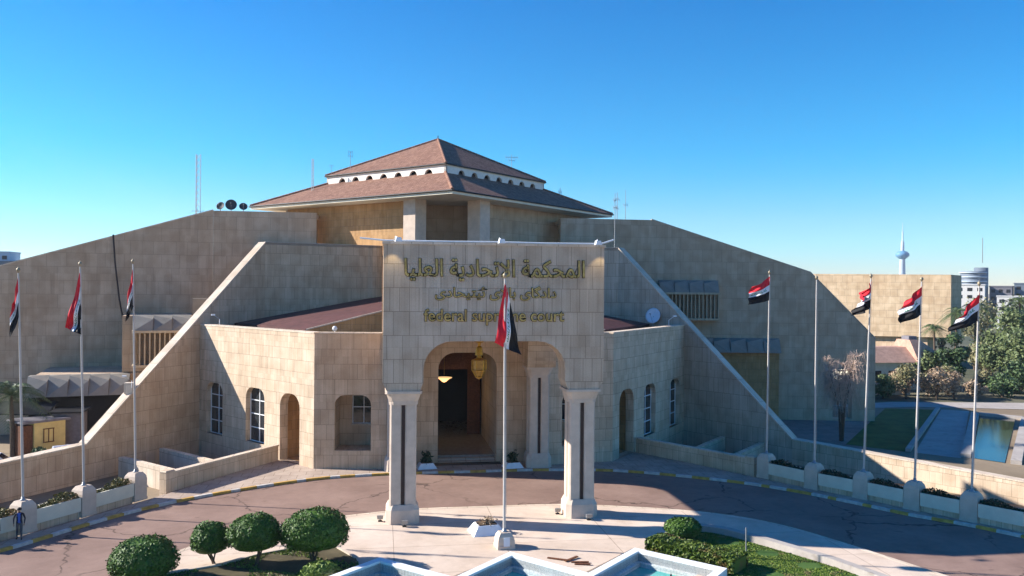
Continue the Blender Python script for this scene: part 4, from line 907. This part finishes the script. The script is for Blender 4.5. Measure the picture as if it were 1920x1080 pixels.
def mast(b, h, label, name='antenna_mast', lattice=.25, arms=(), mat='steel', r=.035, group='antenna masts on the roofs', cat='antenna'):
    b = Vector(b); t = thing(name, b, label, cat, group); mb = MB()
    if lattice:
        P_ = [Vector((math.cos(a), math.sin(a), 0))*lattice for a in (0, 2.09, 4.19)]; n = max(3, int(h/(lattice*2.2)))
        for k in range(3): mb.tube([b+P_[k], b+P_[k]+Vector((0, 0, h))], r, 4)
        for i in range(n):
            for k in range(3): mb.tube([b+P_[k]+Vector((0, 0, h*i/n)), b+P_[(k+1) % 3]+Vector((0, 0, h*(i+1)/n))], r*.7, 3)
    else: mb.tube([b, b+Vector((0, 0, h))], r, 6, r*.7)
    mb.build('mast', mat, t)
    for z, L, k in arms:
        mb = MB(); c = b+Vector((0, 0, z)); mb.tube([c-Vector((L/2, 0, 0)), c+Vector((L/2, 0, 0))], r*.8, 4)
        for i in range(k): mb.tube([c+Vector((L*(i/(max(1, k-1))-.5), -.25, -.25)), c+Vector((L*(i/max(1, k-1)-.5), .25, .25))], r*.6, 4)
        mb.build('aerial', mat, t)
mast((-15.6, 55, 25.2), 5.2, 'thin lattice mast on the left slope of the lower tiled roof', lattice=.14, r=.03, arms=((.8, .9, 3),))
mast((-10.9, 52.5, 28.9), 2.2, 'short forked aerial on the left of the upper tiled roof', lattice=0, arms=((1.6, .5, 2), (2.1, .5, 2)))
mast((-13.3, 55, 28.6), 1.1, 'tiny aerial at the left corner of the upper roof', lattice=0, r=.025, arms=((1, .4, 2),))
mast((9.7, 57, 29.6), 2.5, 'television aerial with crossed arms behind the upper roof ridge', lattice=0, arms=((2.1, 1.6, 7), (1.7, .8, 3)))
mast((16, 56, 26.2), 1.6, 'small aerial on the right slope of the lower roof', lattice=0, arms=((1, .35, 2),), r=.05)
mast((23.3, 54.5, 22.9), 4.3, 'antenna pole right of the tiled roof carrying a small round dish', lattice=0, arms=((3.4, .5, 3), (2.2, .3, 2)), r=.05)
mast((24.3, 54, 22.9), 4.6, 'rightmost antenna pole on the roof edge, the taller of the pair', lattice=0, arms=((2.6, .5, 2),), r=.04)
mast((18.3, 37.9, 19.1), 6.0, 'tall thin whip mast on the top of the right buttress wall', lattice=0, arms=((4.4, .35, 2), (5.2, .3, 1)), r=.045)
mast((-37.6, 95, GZ), 38, 'red and white lattice radio mast far behind the left wing', 'radio_mast', lattice=.45, r=.05, arms=((28.5, 1.8, 3),), group=None, cat='radio mast')
def arm_lamp(b, dx, label, h=1.0):
    b = Vector(b); t = thing('arm_lamp', b, label, 'lamp', 'small arm lamps on the parapets'); mb = MB(); mb.tube([b, b+Vector((0, 0, h*.6)), b+Vector((dx*.5, -.2, h))], .04, 6); mb.build('arm', 'white', t)
    mb = MB(); mb.obox(b+Vector((dx*.55, -.22, h-.05)), (1, .3), .34, .2, .14); mb.build('head', 'white', t)
arm_lamp((-22.0, 30.6, FT), -1, 'small arm lamp on the left end of the front parapet, under the drum wall')
arm_lamp((22.1, 30.9, FT), 1, 'small arm lamp beside the white dish on the right parapet')
arm_lamp((-27.9, 24.0, 5.8), -1, 'small arm lamp halfway down the left buttress slope')
mb = MB(); mb.obox((-28.35, 24.9, 5.2), (1, 0), .7, .7, .95); tag(mb.build('coping_block', 'cap', org=(-28.35, 24.9, 5.2)), 'white block sitting halfway down the left buttress coping', 'block')
t = thing('globe_lamp', (-10.9, 21.5, 10.3), 'round white globe lamp behind the left front parapet', 'lamp'); mb = MB(); mb.tube([(-10.9, 21.5, 10.3), (-10.9, 21.5, 10.8)], .04, 6); mb.build('stem', 'white', t)
mb = MB(); mb.lathe((-10.9, 21.5, 10.98), [(.001, -.22), (.15, -.17), (.22, 0), (.15, .17), (.001, .22)], 12); mb.build('globe', 'white', t)
mb = MB(); mb.tube([(-36.3, 46.6, 20.1), (-36.05, 46.5, 17), (-35.6, 46.55, 13), (-35.2, 46.7, 10.6), (-34.65, 46.9, 7.1), (-34.4, 46.9, 4)], .09, 5); tag(mb.build('cable', 'darkslot', org=(-36.3, 46.6, 20)), 'dark cable hanging down the face of the left back wall', 'cable')

# ---------------------------------------------------------------- left yard
HU = thing('guard_hut', (-37.2, 31.3, GZ), 'small yellow hut with a grey slab roof and one window behind the left low wall', 'hut')
d = Vector((.72, .69)); s_ = Vector((.69, -.72)); c0 = Vector((-37.6, 30.2))
mb = MB(); c = Vector((-37.55, 31.35)); mb.obox((c.x, c.y, GZ), d, 2.7, 2.4, 3.5); mb.build('wall', 'hut', HU)
mb = MB(); mb.obox((c.x-.45, c.y, GZ+3.5), d, 4.2, 3.2, .2); mb.build('roof', 'hutroof', HU)
mb = MB(); f = c+s_*1.22; mb.obox((f.x-.1, f.y-.1, GZ+1.7), d, .85, .05, 1.2); wn = mb.build('window', 'hut', HU)
mb = MB()
for k in (-.42, 0, .42): mb.obox(Vector((f.x-.1, f.y-.1, GZ+1.7))+Vector((*(d*k), 0))+Vector((*(s_*.05), 0)), d, .07, .05, 1.2)
for z in (1.65, 2.85): mb.obox(Vector((f.x-.1, f.y-.1, GZ+z))+Vector((*(s_*.08), 0)), d, .95, .06, .08)
mb.build('frame', 'wood', wn)
sh = MB(); q = c-d*1.9; sh.obox((q.x, q.y, GZ), d, 1.0, 2.0, 3.3); sh.build('side_store', 'wood', HU)
t = thing('shed', (-36.6, 37.5, GZ), 'dark grey shed with a flat roof right of the yellow hut', 'shed'); mb = MB(); mb.obox((-36.1, 33.6, GZ), (1, .1), 2.4, 2.6, 4.0); mb.build('wall', 'hutroof', t); mb = MB(); mb.obox((-36.1, 33.5, GZ+4.0), (1, .1), 3.0, 3.2, .15); mb.build('roof', 'dark', t)
t = thing('carport', (-40.4, 33.5, GZ), 'dark sloping awning behind the yellow hut against the left wing', 'awning'); mb = MB(); mb.hull([(-43, 31.5, 2.6), (-37.8, 32.5, 2.3), (-37.8, 35.4, 3.1), (-43, 34.6, 3.3)], [(-43, 31.5, 2.72), (-37.8, 32.5, 2.42), (-37.8, 35.4, 3.22), (-43, 34.6, 3.42)]); mb.build('roof', 'dark', t)
for x, y in ((-42.7, 31.8), (-38.1, 32.7), (-38.1, 35.2), (-42.7, 34.4)):
    mb = MB(); mb.tube([(x, y, GZ), (x, y, 2.35 if y < 34 else 3.05)], .07, 6); mb.build('post', 'steel', t)
t = thing('water_tank', (-34.2, 27.6, GZ), 'pale horizontal water tank at the foot of the left buttress slope', 'tank'); mb = MB(); p = Vector((-35.3, 27.3, GZ+1.25)); q = Vector((-32.9, 28.7, GZ+1.25)); dq = (q-p).normalized(); mb.tube([p, p+dq*.15, q-dq*.15, q], .6, 14); mb.build('barrel', 'dish_white', t)
for k in (.25, .75):
    mb = MB(); c = p.lerp(q, k); mb.obox((c.x, c.y, GZ), (dq.x, dq.y), .2, 1.1, .7); mb.build('cradle', 'steel', t)
def car(x, y, ang, label):
    t = thing('parked_car', (x, y, GZ), label, 'car'); d = Vector((math.cos(ang), math.sin(ang), 0)); s_ = Vector((-d.y, d.x, 0)); P_ = lambda a, b, z: Vector((x, y, GZ))+d*a+s_*b+Vector((0, 0, z))
    pr_ = [(-2.1, .35), (-2.15, .7), (-2.0, .92), (-1.35, 1.0), (-.9, 1.42), (.45, 1.45), (1.05, 1.0), (1.95, .85), (2.15, .6), (2.1, .35)]
    mb = MB(); mb.hull([P_(a, -.85, z) for a, z in pr_], [P_(a, .85, z) for a, z in pr_]); mb.build('body', 'white', t)
    for nm, q in (('rear_window', [(-1.33, 1.02), (-.93, 1.39)]), ('windscreen', [(1.02, 1.03), (.5, 1.42)])):
        mb = MB(); a, b = q; k = -.02 if nm[0] == 'r' else .02; mb.face([P_(a[0]+k, -.7, a[1]+.015), P_(a[0]+k, .7, a[1]+.015), P_(b[0]+k, .62, b[1]+.015), P_(b[0]+k, -.62, b[1]+.015)]); mb.build(nm, 'glass', t)
    for s in (-1, 1):
        mb = MB(); mb.face([P_(-1.15, .855*s, 1.02), P_(.9, .855*s, 1.02), P_(.4, .855*s, 1.38), P_(-.85, .855*s, 1.38)]); mb.build('side_window', 'glass', t)
        for a in (-1.35, 1.3):
            mb = MB(); mb.tube([P_(a, .7*s, .32), P_(a, .9*s, .32)], .32, 14); w2 = mb.build('wheel', 'dark', t); mb = MB(); mb.tube([P_(a, .89*s, .32), P_(a, .915*s, .32)], .18, 10); mb.build('rim', 'steel', w2)
car(-39.6, 26.0, .2, 'white car parked behind the left low wall beside the yellow hut')
palm((-39.6, 29.8, GZ), 6.0, 4.2, 'palm tree at the left edge behind the yellow hut', 30)
tree('shrub', (-36.6, 27.6, GZ), 1.7, 2.6, 'green shrub behind the left low wall, between the car and the tank', 'leaf_dark', 1300, .16, None, .05, 'shrub', 6)
# ---------------------------------------------------------------- right garden
z = GZ
sheet('paved_yard', [(24, 30), (33, 18), (41, 26), (57, 45), (44, 46), (26, 48)], z+.02, 'yard')
sheet('garden_lawn', [(40.8, 29.3), (45.0, 24.6), (67.8, 51.5), (61, 53.5)], z+.03, 'lawn')
sheet('garden_path', [(45.3, 24.4), (48.0, 21.3), (70.8, 49.8), (68.0, 51.6)], z+.04, 'path')
t = thing('path_kerb', (56, 36, z), 'low concrete edging between the shaded lawn and the garden path', 'kerb'); mb = MB(); mb.bar((44.9, 24.9, z), (67.6, 51.7, z), .5, .35); mb.build('edging', 'path', t)
sheet('pond', [(49.2, 21.3), (50.7, 18.9), (72.0, 43.0), (69.5, 46.0)], z+.05, 'pond')
t = thing('pond_edge', (50, 19, z), 'pale concrete edging around the garden pond', 'kerb')
for a, b in (((48.8, 21.7), (69.2, 46.6)), ((51.3, 18.2), (72.8, 42.2)), ((69.3, 46.5), (72.8, 42.7))):
    mb = MB(); mb.bar((*a, z), (*b, z), .9, .38); mb.build('edging', 'path', t)
sheet('garden_road', [(55, 57), (66, 59.5), (95, 55), (115, 52), (113, 47), (80, 50.5), (66, 54.5), (57, 53.6)], z+.045, 'path')
sheet('garden_track', [(92, 79), (95, 82), (118, 60), (114, 58)], z+.05, 'plaza')
sheet('far_garden', [(58, 58), (140, 45), (420, 200), (260, 420), (60, 120)], z+.01, 'farpark')
G_ = 'garden trees and shrubs behind the low wall'
T = thing('bare_tree', (41.46, 31.2, z), 'leafless pinkish-brown tree with drooping twigs before the right end of the back wall', 'tree'); mb = MB(); b = Vector((41.46, 31.2, z)); rr = random.Random(3); tips = []
for k in range(9):
    a = k*.7+rr.uniform(-.2, .2); m_ = b+Vector((math.cos(a)*.35, math.sin(a)*.35, 3.6+rr.uniform(-.4, .6))); e = m_+Vector((math.cos(a)*rr.uniform(.6, 1.9), math.sin(a)*1.2, rr.uniform(2.6, 5.2))); mb.tube([b+Vector((math.cos(a)*.15, math.sin(a)*.15, 0)), m_, e], .09, 6, .03); tips += [m_.lerp(e, x) for x in (.3, .5, .7, .85, 1)]
mb.build('trunk', 'bark', T); mb = MB()
for tp in tips:
    for k in range(26):
        a = rr.uniform(0, 6.28); L = rr.uniform(.5, 1.7); o = Vector((math.cos(a), math.sin(a), 0)); mb.tube([tp, tp+o*L*.5+Vector((0, 0, L*rr.uniform(0, .5))), tp+o*L*.8+Vector((0, 0, -L*rr.uniform(.3, 1.3)))], .026, 3, .012)
mb.build('twigs', 'dry', T)
for (x, y, h, wd, nm, lab, mat, nn, lf, tr) in [
    (66.7, 62.9, 3.6, 4.2, 'shrub', 'rounded green shrub just right of the back wall end', 'leaf_tree', 1500, .26, .05),
    (70.3, 62.6, 5.0, 5.4, 'shrub', 'olive-brown thinning tree left of the fourth right flagpole', 'leaf_olive', 1700, .2, .2),
    (74.2, 61.0, 4.9, 5.2, 'dry_shrub', 'rusty brown dry bush in the middle of the garden border', 'leaf_dry', 1900, .22, .05),
    (77.6, 61.8, 4.4, 4.4, 'dry_shrub', 'greyish dry bush right of the rusty one', 'leaf_dry', 1500, .22, .05),
    (83.5, 69.7, 10.2, 5.6, 'conifer', 'tall dark evergreen standing right of the red-roofed house', 'leaf_dark', 3200, .32, .15),
    (80.5, 72.5, 6.5, 6, 'tree', 'mid-green tree directly in front of the red-roofed house', 'leaf_tree', 2000, .3, .2),
    (94.3, 76.3, 7.2, 5.0, 'tree', 'yellow-green tree right of the tall evergreen', 'leaf_tree', 2400, .3, .2),
    (86.5, 62.9, 3.8, 6.2, 'shrub', 'dark green shrub mass under the garden track', 'leaf_dark', 2000, .26, .05),
    (92.5, 66.5, 5.0, 7.5, 'shrub', 'wide green shrub near the right edge, in front of the big tree', 'leaf_dark', 2400, .28, .05),
    (97.9, 72.8, 10.0, 9.5, 'tree', 'big leafy yellow-green tree at the right edge', 'leaf_tree', 5600, .34, .2),
    (108.3, 86.1, 13.2, 9.5, 'tree', 'tallest broad green tree behind the big one at the right edge', 'leaf_tree', 4500, .42, .25),
    (94.0, 58.5, 4.2, 6.5, 'shrub', 'olive shrub at the right edge beside the garden road', 'leaf_olive', 1800, .26, .05),
    (100.5, 64.5, 8.0, 8.0, 'tree', 'olive-toned tree cut by the right edge', 'leaf_olive', 3000, .3, .2),
    (66.0, 71.5, 2.6, 3.6, 'shrub', 'low shrub before the white garden wall', 'leaf_dark', 900, .24, .05),
    (84.6, 76.5, 6.0, 5.0, 'tree', 'small pale green tree between the house and the evergreen', 'leaf_olive', 1500, .3, .2)]:
    tree(nm, (x, y, z), h, wd, lab, mat, nn, lf, G_, tr, 'tree' if nm in ('tree', 'conifer') else 'shrub', 12 if wd > 6 else 9)
for x, y, h, fr, lab in ((103, 95.5, 12.0, 4.0, 'palm tree behind the rightmost flag'), (113, 103, 13.0, 4.0, 'palm tree just right of the rightmost flagpole'), (124, 104, 14.0, 4.4, 'palm tree above the big green tree'), (96, 92, 9.0, 3.6, 'shorter palm beside the end of the far beige wall')):
    palm((x, y, z), h, fr, lab, 28, 'palms behind the right garden', 1.1)
# far sunlit wing, house, city
FB_ = thing('far_wing', (90, 100, z), 'sunlit beige stone block beyond the right end of the courthouse', 'building')
d = Vector((.985, -.17)); mb = MB(); mb.plate((82.2, 132.3), (.669, -.743), [(0, 4.4), (38.6, 5.2), (38.6, 18.07), (0, 18.5)], [], 10, 1); M['stone_far'] = stone('pale_limestone_wall', (.50, .40, .28), (.62, .51, .37), 2.2, 1.5, .03, .4); mb.build('wall', 'stone_far', FB_)
mb = MB(); mb.plate((83, 133), (.669, -.743), [(0, z), (34, z), (34, 5.0), (0, 4.35)], [], 6, 1); mb.build('lower_storey', 'stone_mid', FB_)
HO = thing('garden_house', (76, 74, z), 'low garden house with a terracotta tiled roof and cream walls', 'house')
mb = MB(); mb.box(68, 83, 73, 80, z, 3.1); mb.build('wall', 'cream', HO)
mb = MB(); mb.hull([(66.2, 71.8, 3.1), (80, 71.8, 3.1), (80, 81, 3.1), (66.2, 81, 3.1)], [(66.2, 75.0, 5.4), (80, 75.0, 5.4), (80, 77.6, 5.4), (66.2, 77.6, 5.4)])
mb.hull([(78.5, 71.5, 3.3), (85.2, 71.9, 2.7), (85.2, 79, 2.7), (78.5, 80, 3.3)], [(78.6, 74, 6.6), (80.4, 74, 6.6), (80.4, 77.5, 6.6), (78.6, 77.5, 6.6)]); rf = mb.build('roof', 'roof_pale', HO)
mb = MB(); mb.box(78.8, 80.2, 74.5, 76.5, 6.6, 7.2); mb.build('chimney', 'hutroof', rf)
for x in (69.2, 71.6, 74.2):
    mb = MB(); mb.box(x, x+1.3, 72.94, 73.02, -.3, 1.7); mb.build('window', 'glass', HO)
t = thing('white_wall', (66, 68, z), 'low white garden wall in front of the garden house', 'wall'); mb = MB(); mb.bar((62, 68.5, z), (74, 67.2, z), .4, 1.9); mb.build('wall', 'farwhite', t); mb = MB(); mb.bar((62, 68.5, z+1.9), (74, 67.2, z+1.9), .55, .1); mb.build('coping', 'cap', t)
def block(name, c, lx, ly, h, label, cat, mat='farwhite', nw=0, nf=0, grp=None, ang=0, wmat='dark'):
    t = thing(name, (c[0], c[1], z), label, cat, grp); dd = Vector((math.cos(ang), math.sin(ang), 0)); sd = Vector((-dd.y, dd.x, 0)); C0 = Vector((c[0], c[1], z))
    mb = MB(); mb.obox(C0, dd, lx, ly, h); mb.build('wall', mat, t); mb = MB(); mb.obox(C0+Vector((0, 0, h)), dd, lx+.5, ly+.5, .45); mb.build('roof_slab', mat, t)
    for f_ in range(nf):
        for k in range(nw):
            mb = MB(); p = C0+dd*(lx*((k+.5)/nw-.5))-sd*(ly/2+.02)+Vector((0, 0, h-3.3*(f_+1)+.6)); mb.obox(p, dd, lx/nw*.5, .12, 1.5); mb.build('window', wmat, t)
    return t
cg = 'city buildings beyond the garden'
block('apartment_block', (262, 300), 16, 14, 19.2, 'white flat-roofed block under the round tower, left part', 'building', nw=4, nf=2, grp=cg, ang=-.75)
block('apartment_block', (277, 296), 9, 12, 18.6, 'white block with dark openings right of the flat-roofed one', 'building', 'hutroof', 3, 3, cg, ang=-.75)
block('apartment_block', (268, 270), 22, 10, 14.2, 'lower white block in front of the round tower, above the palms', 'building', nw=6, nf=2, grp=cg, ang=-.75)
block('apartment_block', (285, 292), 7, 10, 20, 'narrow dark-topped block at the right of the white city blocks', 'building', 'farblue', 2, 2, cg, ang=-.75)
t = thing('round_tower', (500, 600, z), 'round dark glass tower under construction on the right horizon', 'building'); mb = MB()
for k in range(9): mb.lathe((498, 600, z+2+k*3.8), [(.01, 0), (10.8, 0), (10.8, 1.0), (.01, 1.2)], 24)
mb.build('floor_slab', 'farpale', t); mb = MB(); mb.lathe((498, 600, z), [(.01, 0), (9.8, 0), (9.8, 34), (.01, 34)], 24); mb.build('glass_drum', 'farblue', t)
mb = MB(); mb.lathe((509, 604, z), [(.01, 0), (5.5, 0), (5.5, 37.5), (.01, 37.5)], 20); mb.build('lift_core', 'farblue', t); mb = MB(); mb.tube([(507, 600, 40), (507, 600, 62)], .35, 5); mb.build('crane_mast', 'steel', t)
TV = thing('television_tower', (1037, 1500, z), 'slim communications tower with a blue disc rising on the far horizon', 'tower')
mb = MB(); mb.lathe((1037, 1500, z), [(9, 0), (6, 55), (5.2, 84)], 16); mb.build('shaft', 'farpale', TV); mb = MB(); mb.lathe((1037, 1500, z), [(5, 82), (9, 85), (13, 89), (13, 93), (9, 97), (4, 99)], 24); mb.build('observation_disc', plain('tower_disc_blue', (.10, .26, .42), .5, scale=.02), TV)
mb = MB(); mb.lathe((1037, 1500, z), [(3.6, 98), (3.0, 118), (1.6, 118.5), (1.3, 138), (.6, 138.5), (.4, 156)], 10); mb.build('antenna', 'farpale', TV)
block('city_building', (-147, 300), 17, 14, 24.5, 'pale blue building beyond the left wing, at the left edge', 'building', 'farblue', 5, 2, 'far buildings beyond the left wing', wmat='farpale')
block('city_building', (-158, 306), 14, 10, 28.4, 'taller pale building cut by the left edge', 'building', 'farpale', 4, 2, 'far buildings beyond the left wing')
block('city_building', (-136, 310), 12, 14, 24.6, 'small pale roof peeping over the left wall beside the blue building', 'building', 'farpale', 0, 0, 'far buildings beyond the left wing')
# distant tree belt
n = 26000; ang = rng.random(n); X_ = -500+ang*1700; Yb = 330+rng.random(n)*160; clump = 6+3.5*np.sin(X_*.05)+3*np.sin(X_*.13+1)+2*np.sin(X_*.31)
C_ = np.stack([X_, Yb, z+rng.random(n)*clump.clip(3)], 1); C_ = C_[(C_[:, 1] > 340) | (C_[:, 0] < 240) | (C_[:, 0] > 295)]
nr = rdir(len(C_)); tag(leaves_mesh('tree_belt', C_, nr, 2.6, 'leaf_dark', org=(0, 400, z)), 'distant belt of trees on the horizon', 'trees', kind='stuff')

# ---------------------------------------------------------------- people
def person(x, y, z0, face, label, jacket, shirt, trousers, stride=.1, arm=.06):
    f = Vector((math.cos(face), math.sin(face), 0)); s_ = Vector((-f.y, f.x, 0))
    P_ = lambda a, b, h: Vector((x, y, z0))+s_*a+f*b+Vector((0, 0, h))
    vs = []; es = []; rs = []
    def add(p, r, par=None):
        vs.append(p); rs.append(r)
        if par is not None: es.append((par, len(vs)-1))
        return len(vs)-1
    pel = add(P_(0, 0, .95), (.155, .11)); wst = add(P_(0, .01, 1.1), (.145, .105), pel); ch = add(P_(0, .02, 1.3), (.175, .12), wst); sh = add(P_(0, 0, 1.44), (.13, .085), ch)
    nk = add(P_(0, .01, 1.51), (.055, .055), sh); hd = add(P_(0, .025, 1.6), (.075, .085), nk); h2 = add(P_(0, .02, 1.68), (.078, .095), hd); add(P_(0, .015, 1.735), (.05, .06), h2)
    for s in (-1, 1):
        st = stride*s; hip_ = add(P_(.09*s, 0, .88), (.1, .1), pel); kn = add(P_(.11*s, st*.6+.02, .48), (.062, .065), hip_); an = add(P_(.12*s, st-.02, .09), (.042, .045), kn)
        hl = add(P_(.12*s, st, .045), (.045, .042), an); add(P_(.14*s, st+.17, .035), (.045, .03), hl)
        so_ = add(P_(.19*s, 0, 1.42), (.062, .062), sh); el = add(P_((.22+arm)*s, -.03, 1.14), (.045, .045), so_); wr = add(P_((.2+arm)*s, .1, .9), (.028, .028), el); pm = add(P_((.195+arm)*s, .13, .83), (.034, .018), wr)
        for k in range(4):
            b = (k-1.5)*.02; k1 = add(P_((.195+arm)*s, .135+b, .785), (.009, .009), pm); add(P_((.185+arm)*s, .14+b, .745-.008*(1.5-abs(k-1.5))), (.008, .008), k1)
        th = add(P_((.17+arm)*s, .165, .83), (.01, .01), pm); add(P_((.16+arm)*s, .175, .79), (.009, .009), th)
    me = bpy.data.meshes.new('person'); me.from_pydata([tuple(v-Vector((x, y, z0))) for v in vs], es, []); o = bpy.data.objects.new('person_tmp', me); COL.objects.link(o)
    m = o.modifiers.new('skin', 'SKIN'); sv = me.skin_vertices[0].data
    for i, r in enumerate(rs): sv[i].radius = r
    sv[0].use_root = True; ss = o.modifiers.new('sub', 'SUBSURF'); ss.levels = 2; ss.render_levels = 2
    dg = bpy.context.evaluated_depsgraph_get(); m2 = bpy.data.meshes.new_from_object(o.evaluated_get(dg)); bpy.data.objects.remove(o)
    m2.materials.clear()
    for k in ('skin', trousers, jacket, shirt, 'shoe'): m2.materials.append(M[k])
    o = bpy.data.objects.new('person', m2); COL.objects.link(o); o.location = (x, y, z0); ORG[o.name] = Vector((x, y, z0))
    for p in m2.polygons:
        c = p.center; lat = abs(c.dot(s_)); fr = c.dot(f); p.use_smooth = True
        p.material_index = 4 if c.z < .085 else 1 if c.z < .93 and lat < .24 else 0 if (c.z > 1.5 or (c.z < .9 and lat >= .24)) else 3 if (lat < .06+.02*(c.z-.95) and fr > .02) else 2
    mb = MB(); mb.lathe(P_(0, -.005, 1.67), [(.115, -.02), (.118, .03), (.1, .08), (.06, .112), (.001, .122)], 14); hr = mb.build('hair', 'hair', o)
    mb = MB()
    mb.tube([P_(0, .105, 1.655), P_(0, .135, 1.625), P_(0, .11, 1.615)], .012, 6); mb.build('nose', 'skin', o)
    for s in (-1, 1): mb = MB(); mb.tube([P_(.03*s-.01, .108, 1.655), P_(.03*s+.01, .108, 1.655)], .008, 5); mb.build('eye', 'hair', o); mb = MB(); mb.tube([P_(.095*s, .0, 1.61), P_(.1*s, -.01, 1.66)], .014, 6); mb.build('ear', 'skin', o)
    mb = MB(); mb.tube([P_(-.025, .108, 1.585), P_(.025, .108, 1.585)], .006, 5); mb.build('mouth', 'wood', o)
    return tag(o, label, 'person')
person(-27.1, -.15, .12, R(-75), 'man in a navy jacket, blue shirt and grey trousers standing by the leftmost pedestal', 'jacket', 'shirt', 'trouser')
person(-27.95, -1.25, .12, R(-40), 'man in a dark suit half cut off by the left edge of the picture', 'brownjacket', 'brownjacket', 'brownjacket', .16)

for (x, y, h, wd, lab, mat) in [(118, 120, 13, 11, 'broad olive tree beyond the palms, beside the far wing', 'leaf_olive'), (135, 118, 14.5, 13, 'hazy round tree far behind the big tree at the right edge', 'leaf_tree'), (150, 150, 15, 14, 'farthest tall tree before the white city blocks', 'leaf_olive'), (128, 100, 12, 10, 'dark tree between the palms and the right edge', 'leaf_dark'), (108, 92, 9, 8, 'rounded green tree under the rightmost flag', 'leaf_tree'), (100, 84, 6.5, 7, 'light green tree below the palms beside the garden track', 'leaf_olive')]:
    tree('tree', (x, y, z), h, wd, lab, mat, 2600, .42, G_, .2, 'tree', 11)
# ---------------------------------------------------------------- air
mb = MB(); mb.box(-420, 1300, -70, 1720, GZ-1, 175); hz = mb.build('haze', 'white'); hm = bpy.data.materials.new('haze_air'); hm.use_nodes = True; hn = hm.node_tree; hn.nodes.clear()
ho = hn.nodes.new('ShaderNodeOutputMaterial'); pv = hn.nodes.new('ShaderNodeVolumePrincipled'); pv.inputs['Color'].default_value = (.80, .88, 1, 1); pv.inputs['Density'].default_value = .00012; pv.inputs['Anisotropy'].default_value = .2
hn.links.new(pv.outputs[0], ho.inputs['Volume']); hz.data.materials.clear(); hz.data.materials.append(hm); tag(hz, 'thin pale haze in the air over the whole place', 'haze', kind='stuff')


for (x, y, h, wd, lab, mat) in [(68.6, 64.5, 2.6, 3.4, 'green shrub between the rounded one and the thinning tree', 'leaf_tree'), (72.3, 66.2, 4.4, 5.0, 'straw-coloured bush behind the thinning tree', 'leaf_dry'), (75.8, 65.2, 3.4, 4.6, 'green bush behind the rusty dry bush', 'leaf_olive'), (80.0, 66.5, 4.8, 4.8, 'olive bush left of the tall evergreen', 'leaf_olive'), (81.5, 62.5, 2.4, 4.0, 'low brown bush beside the garden road', 'leaf_dry'), (89.5, 70.5, 3.2, 5.5, 'pale olive bush at the near end of the garden track', 'leaf_olive'), (64.3, 63.5, 2.2, 3.0, 'low bush tucked against the right back wall end', 'leaf_dark')]:
    tree('shrub', (x, y, z), h, wd, lab, mat, 1500, .24, G_, .05, 'shrub', 9)
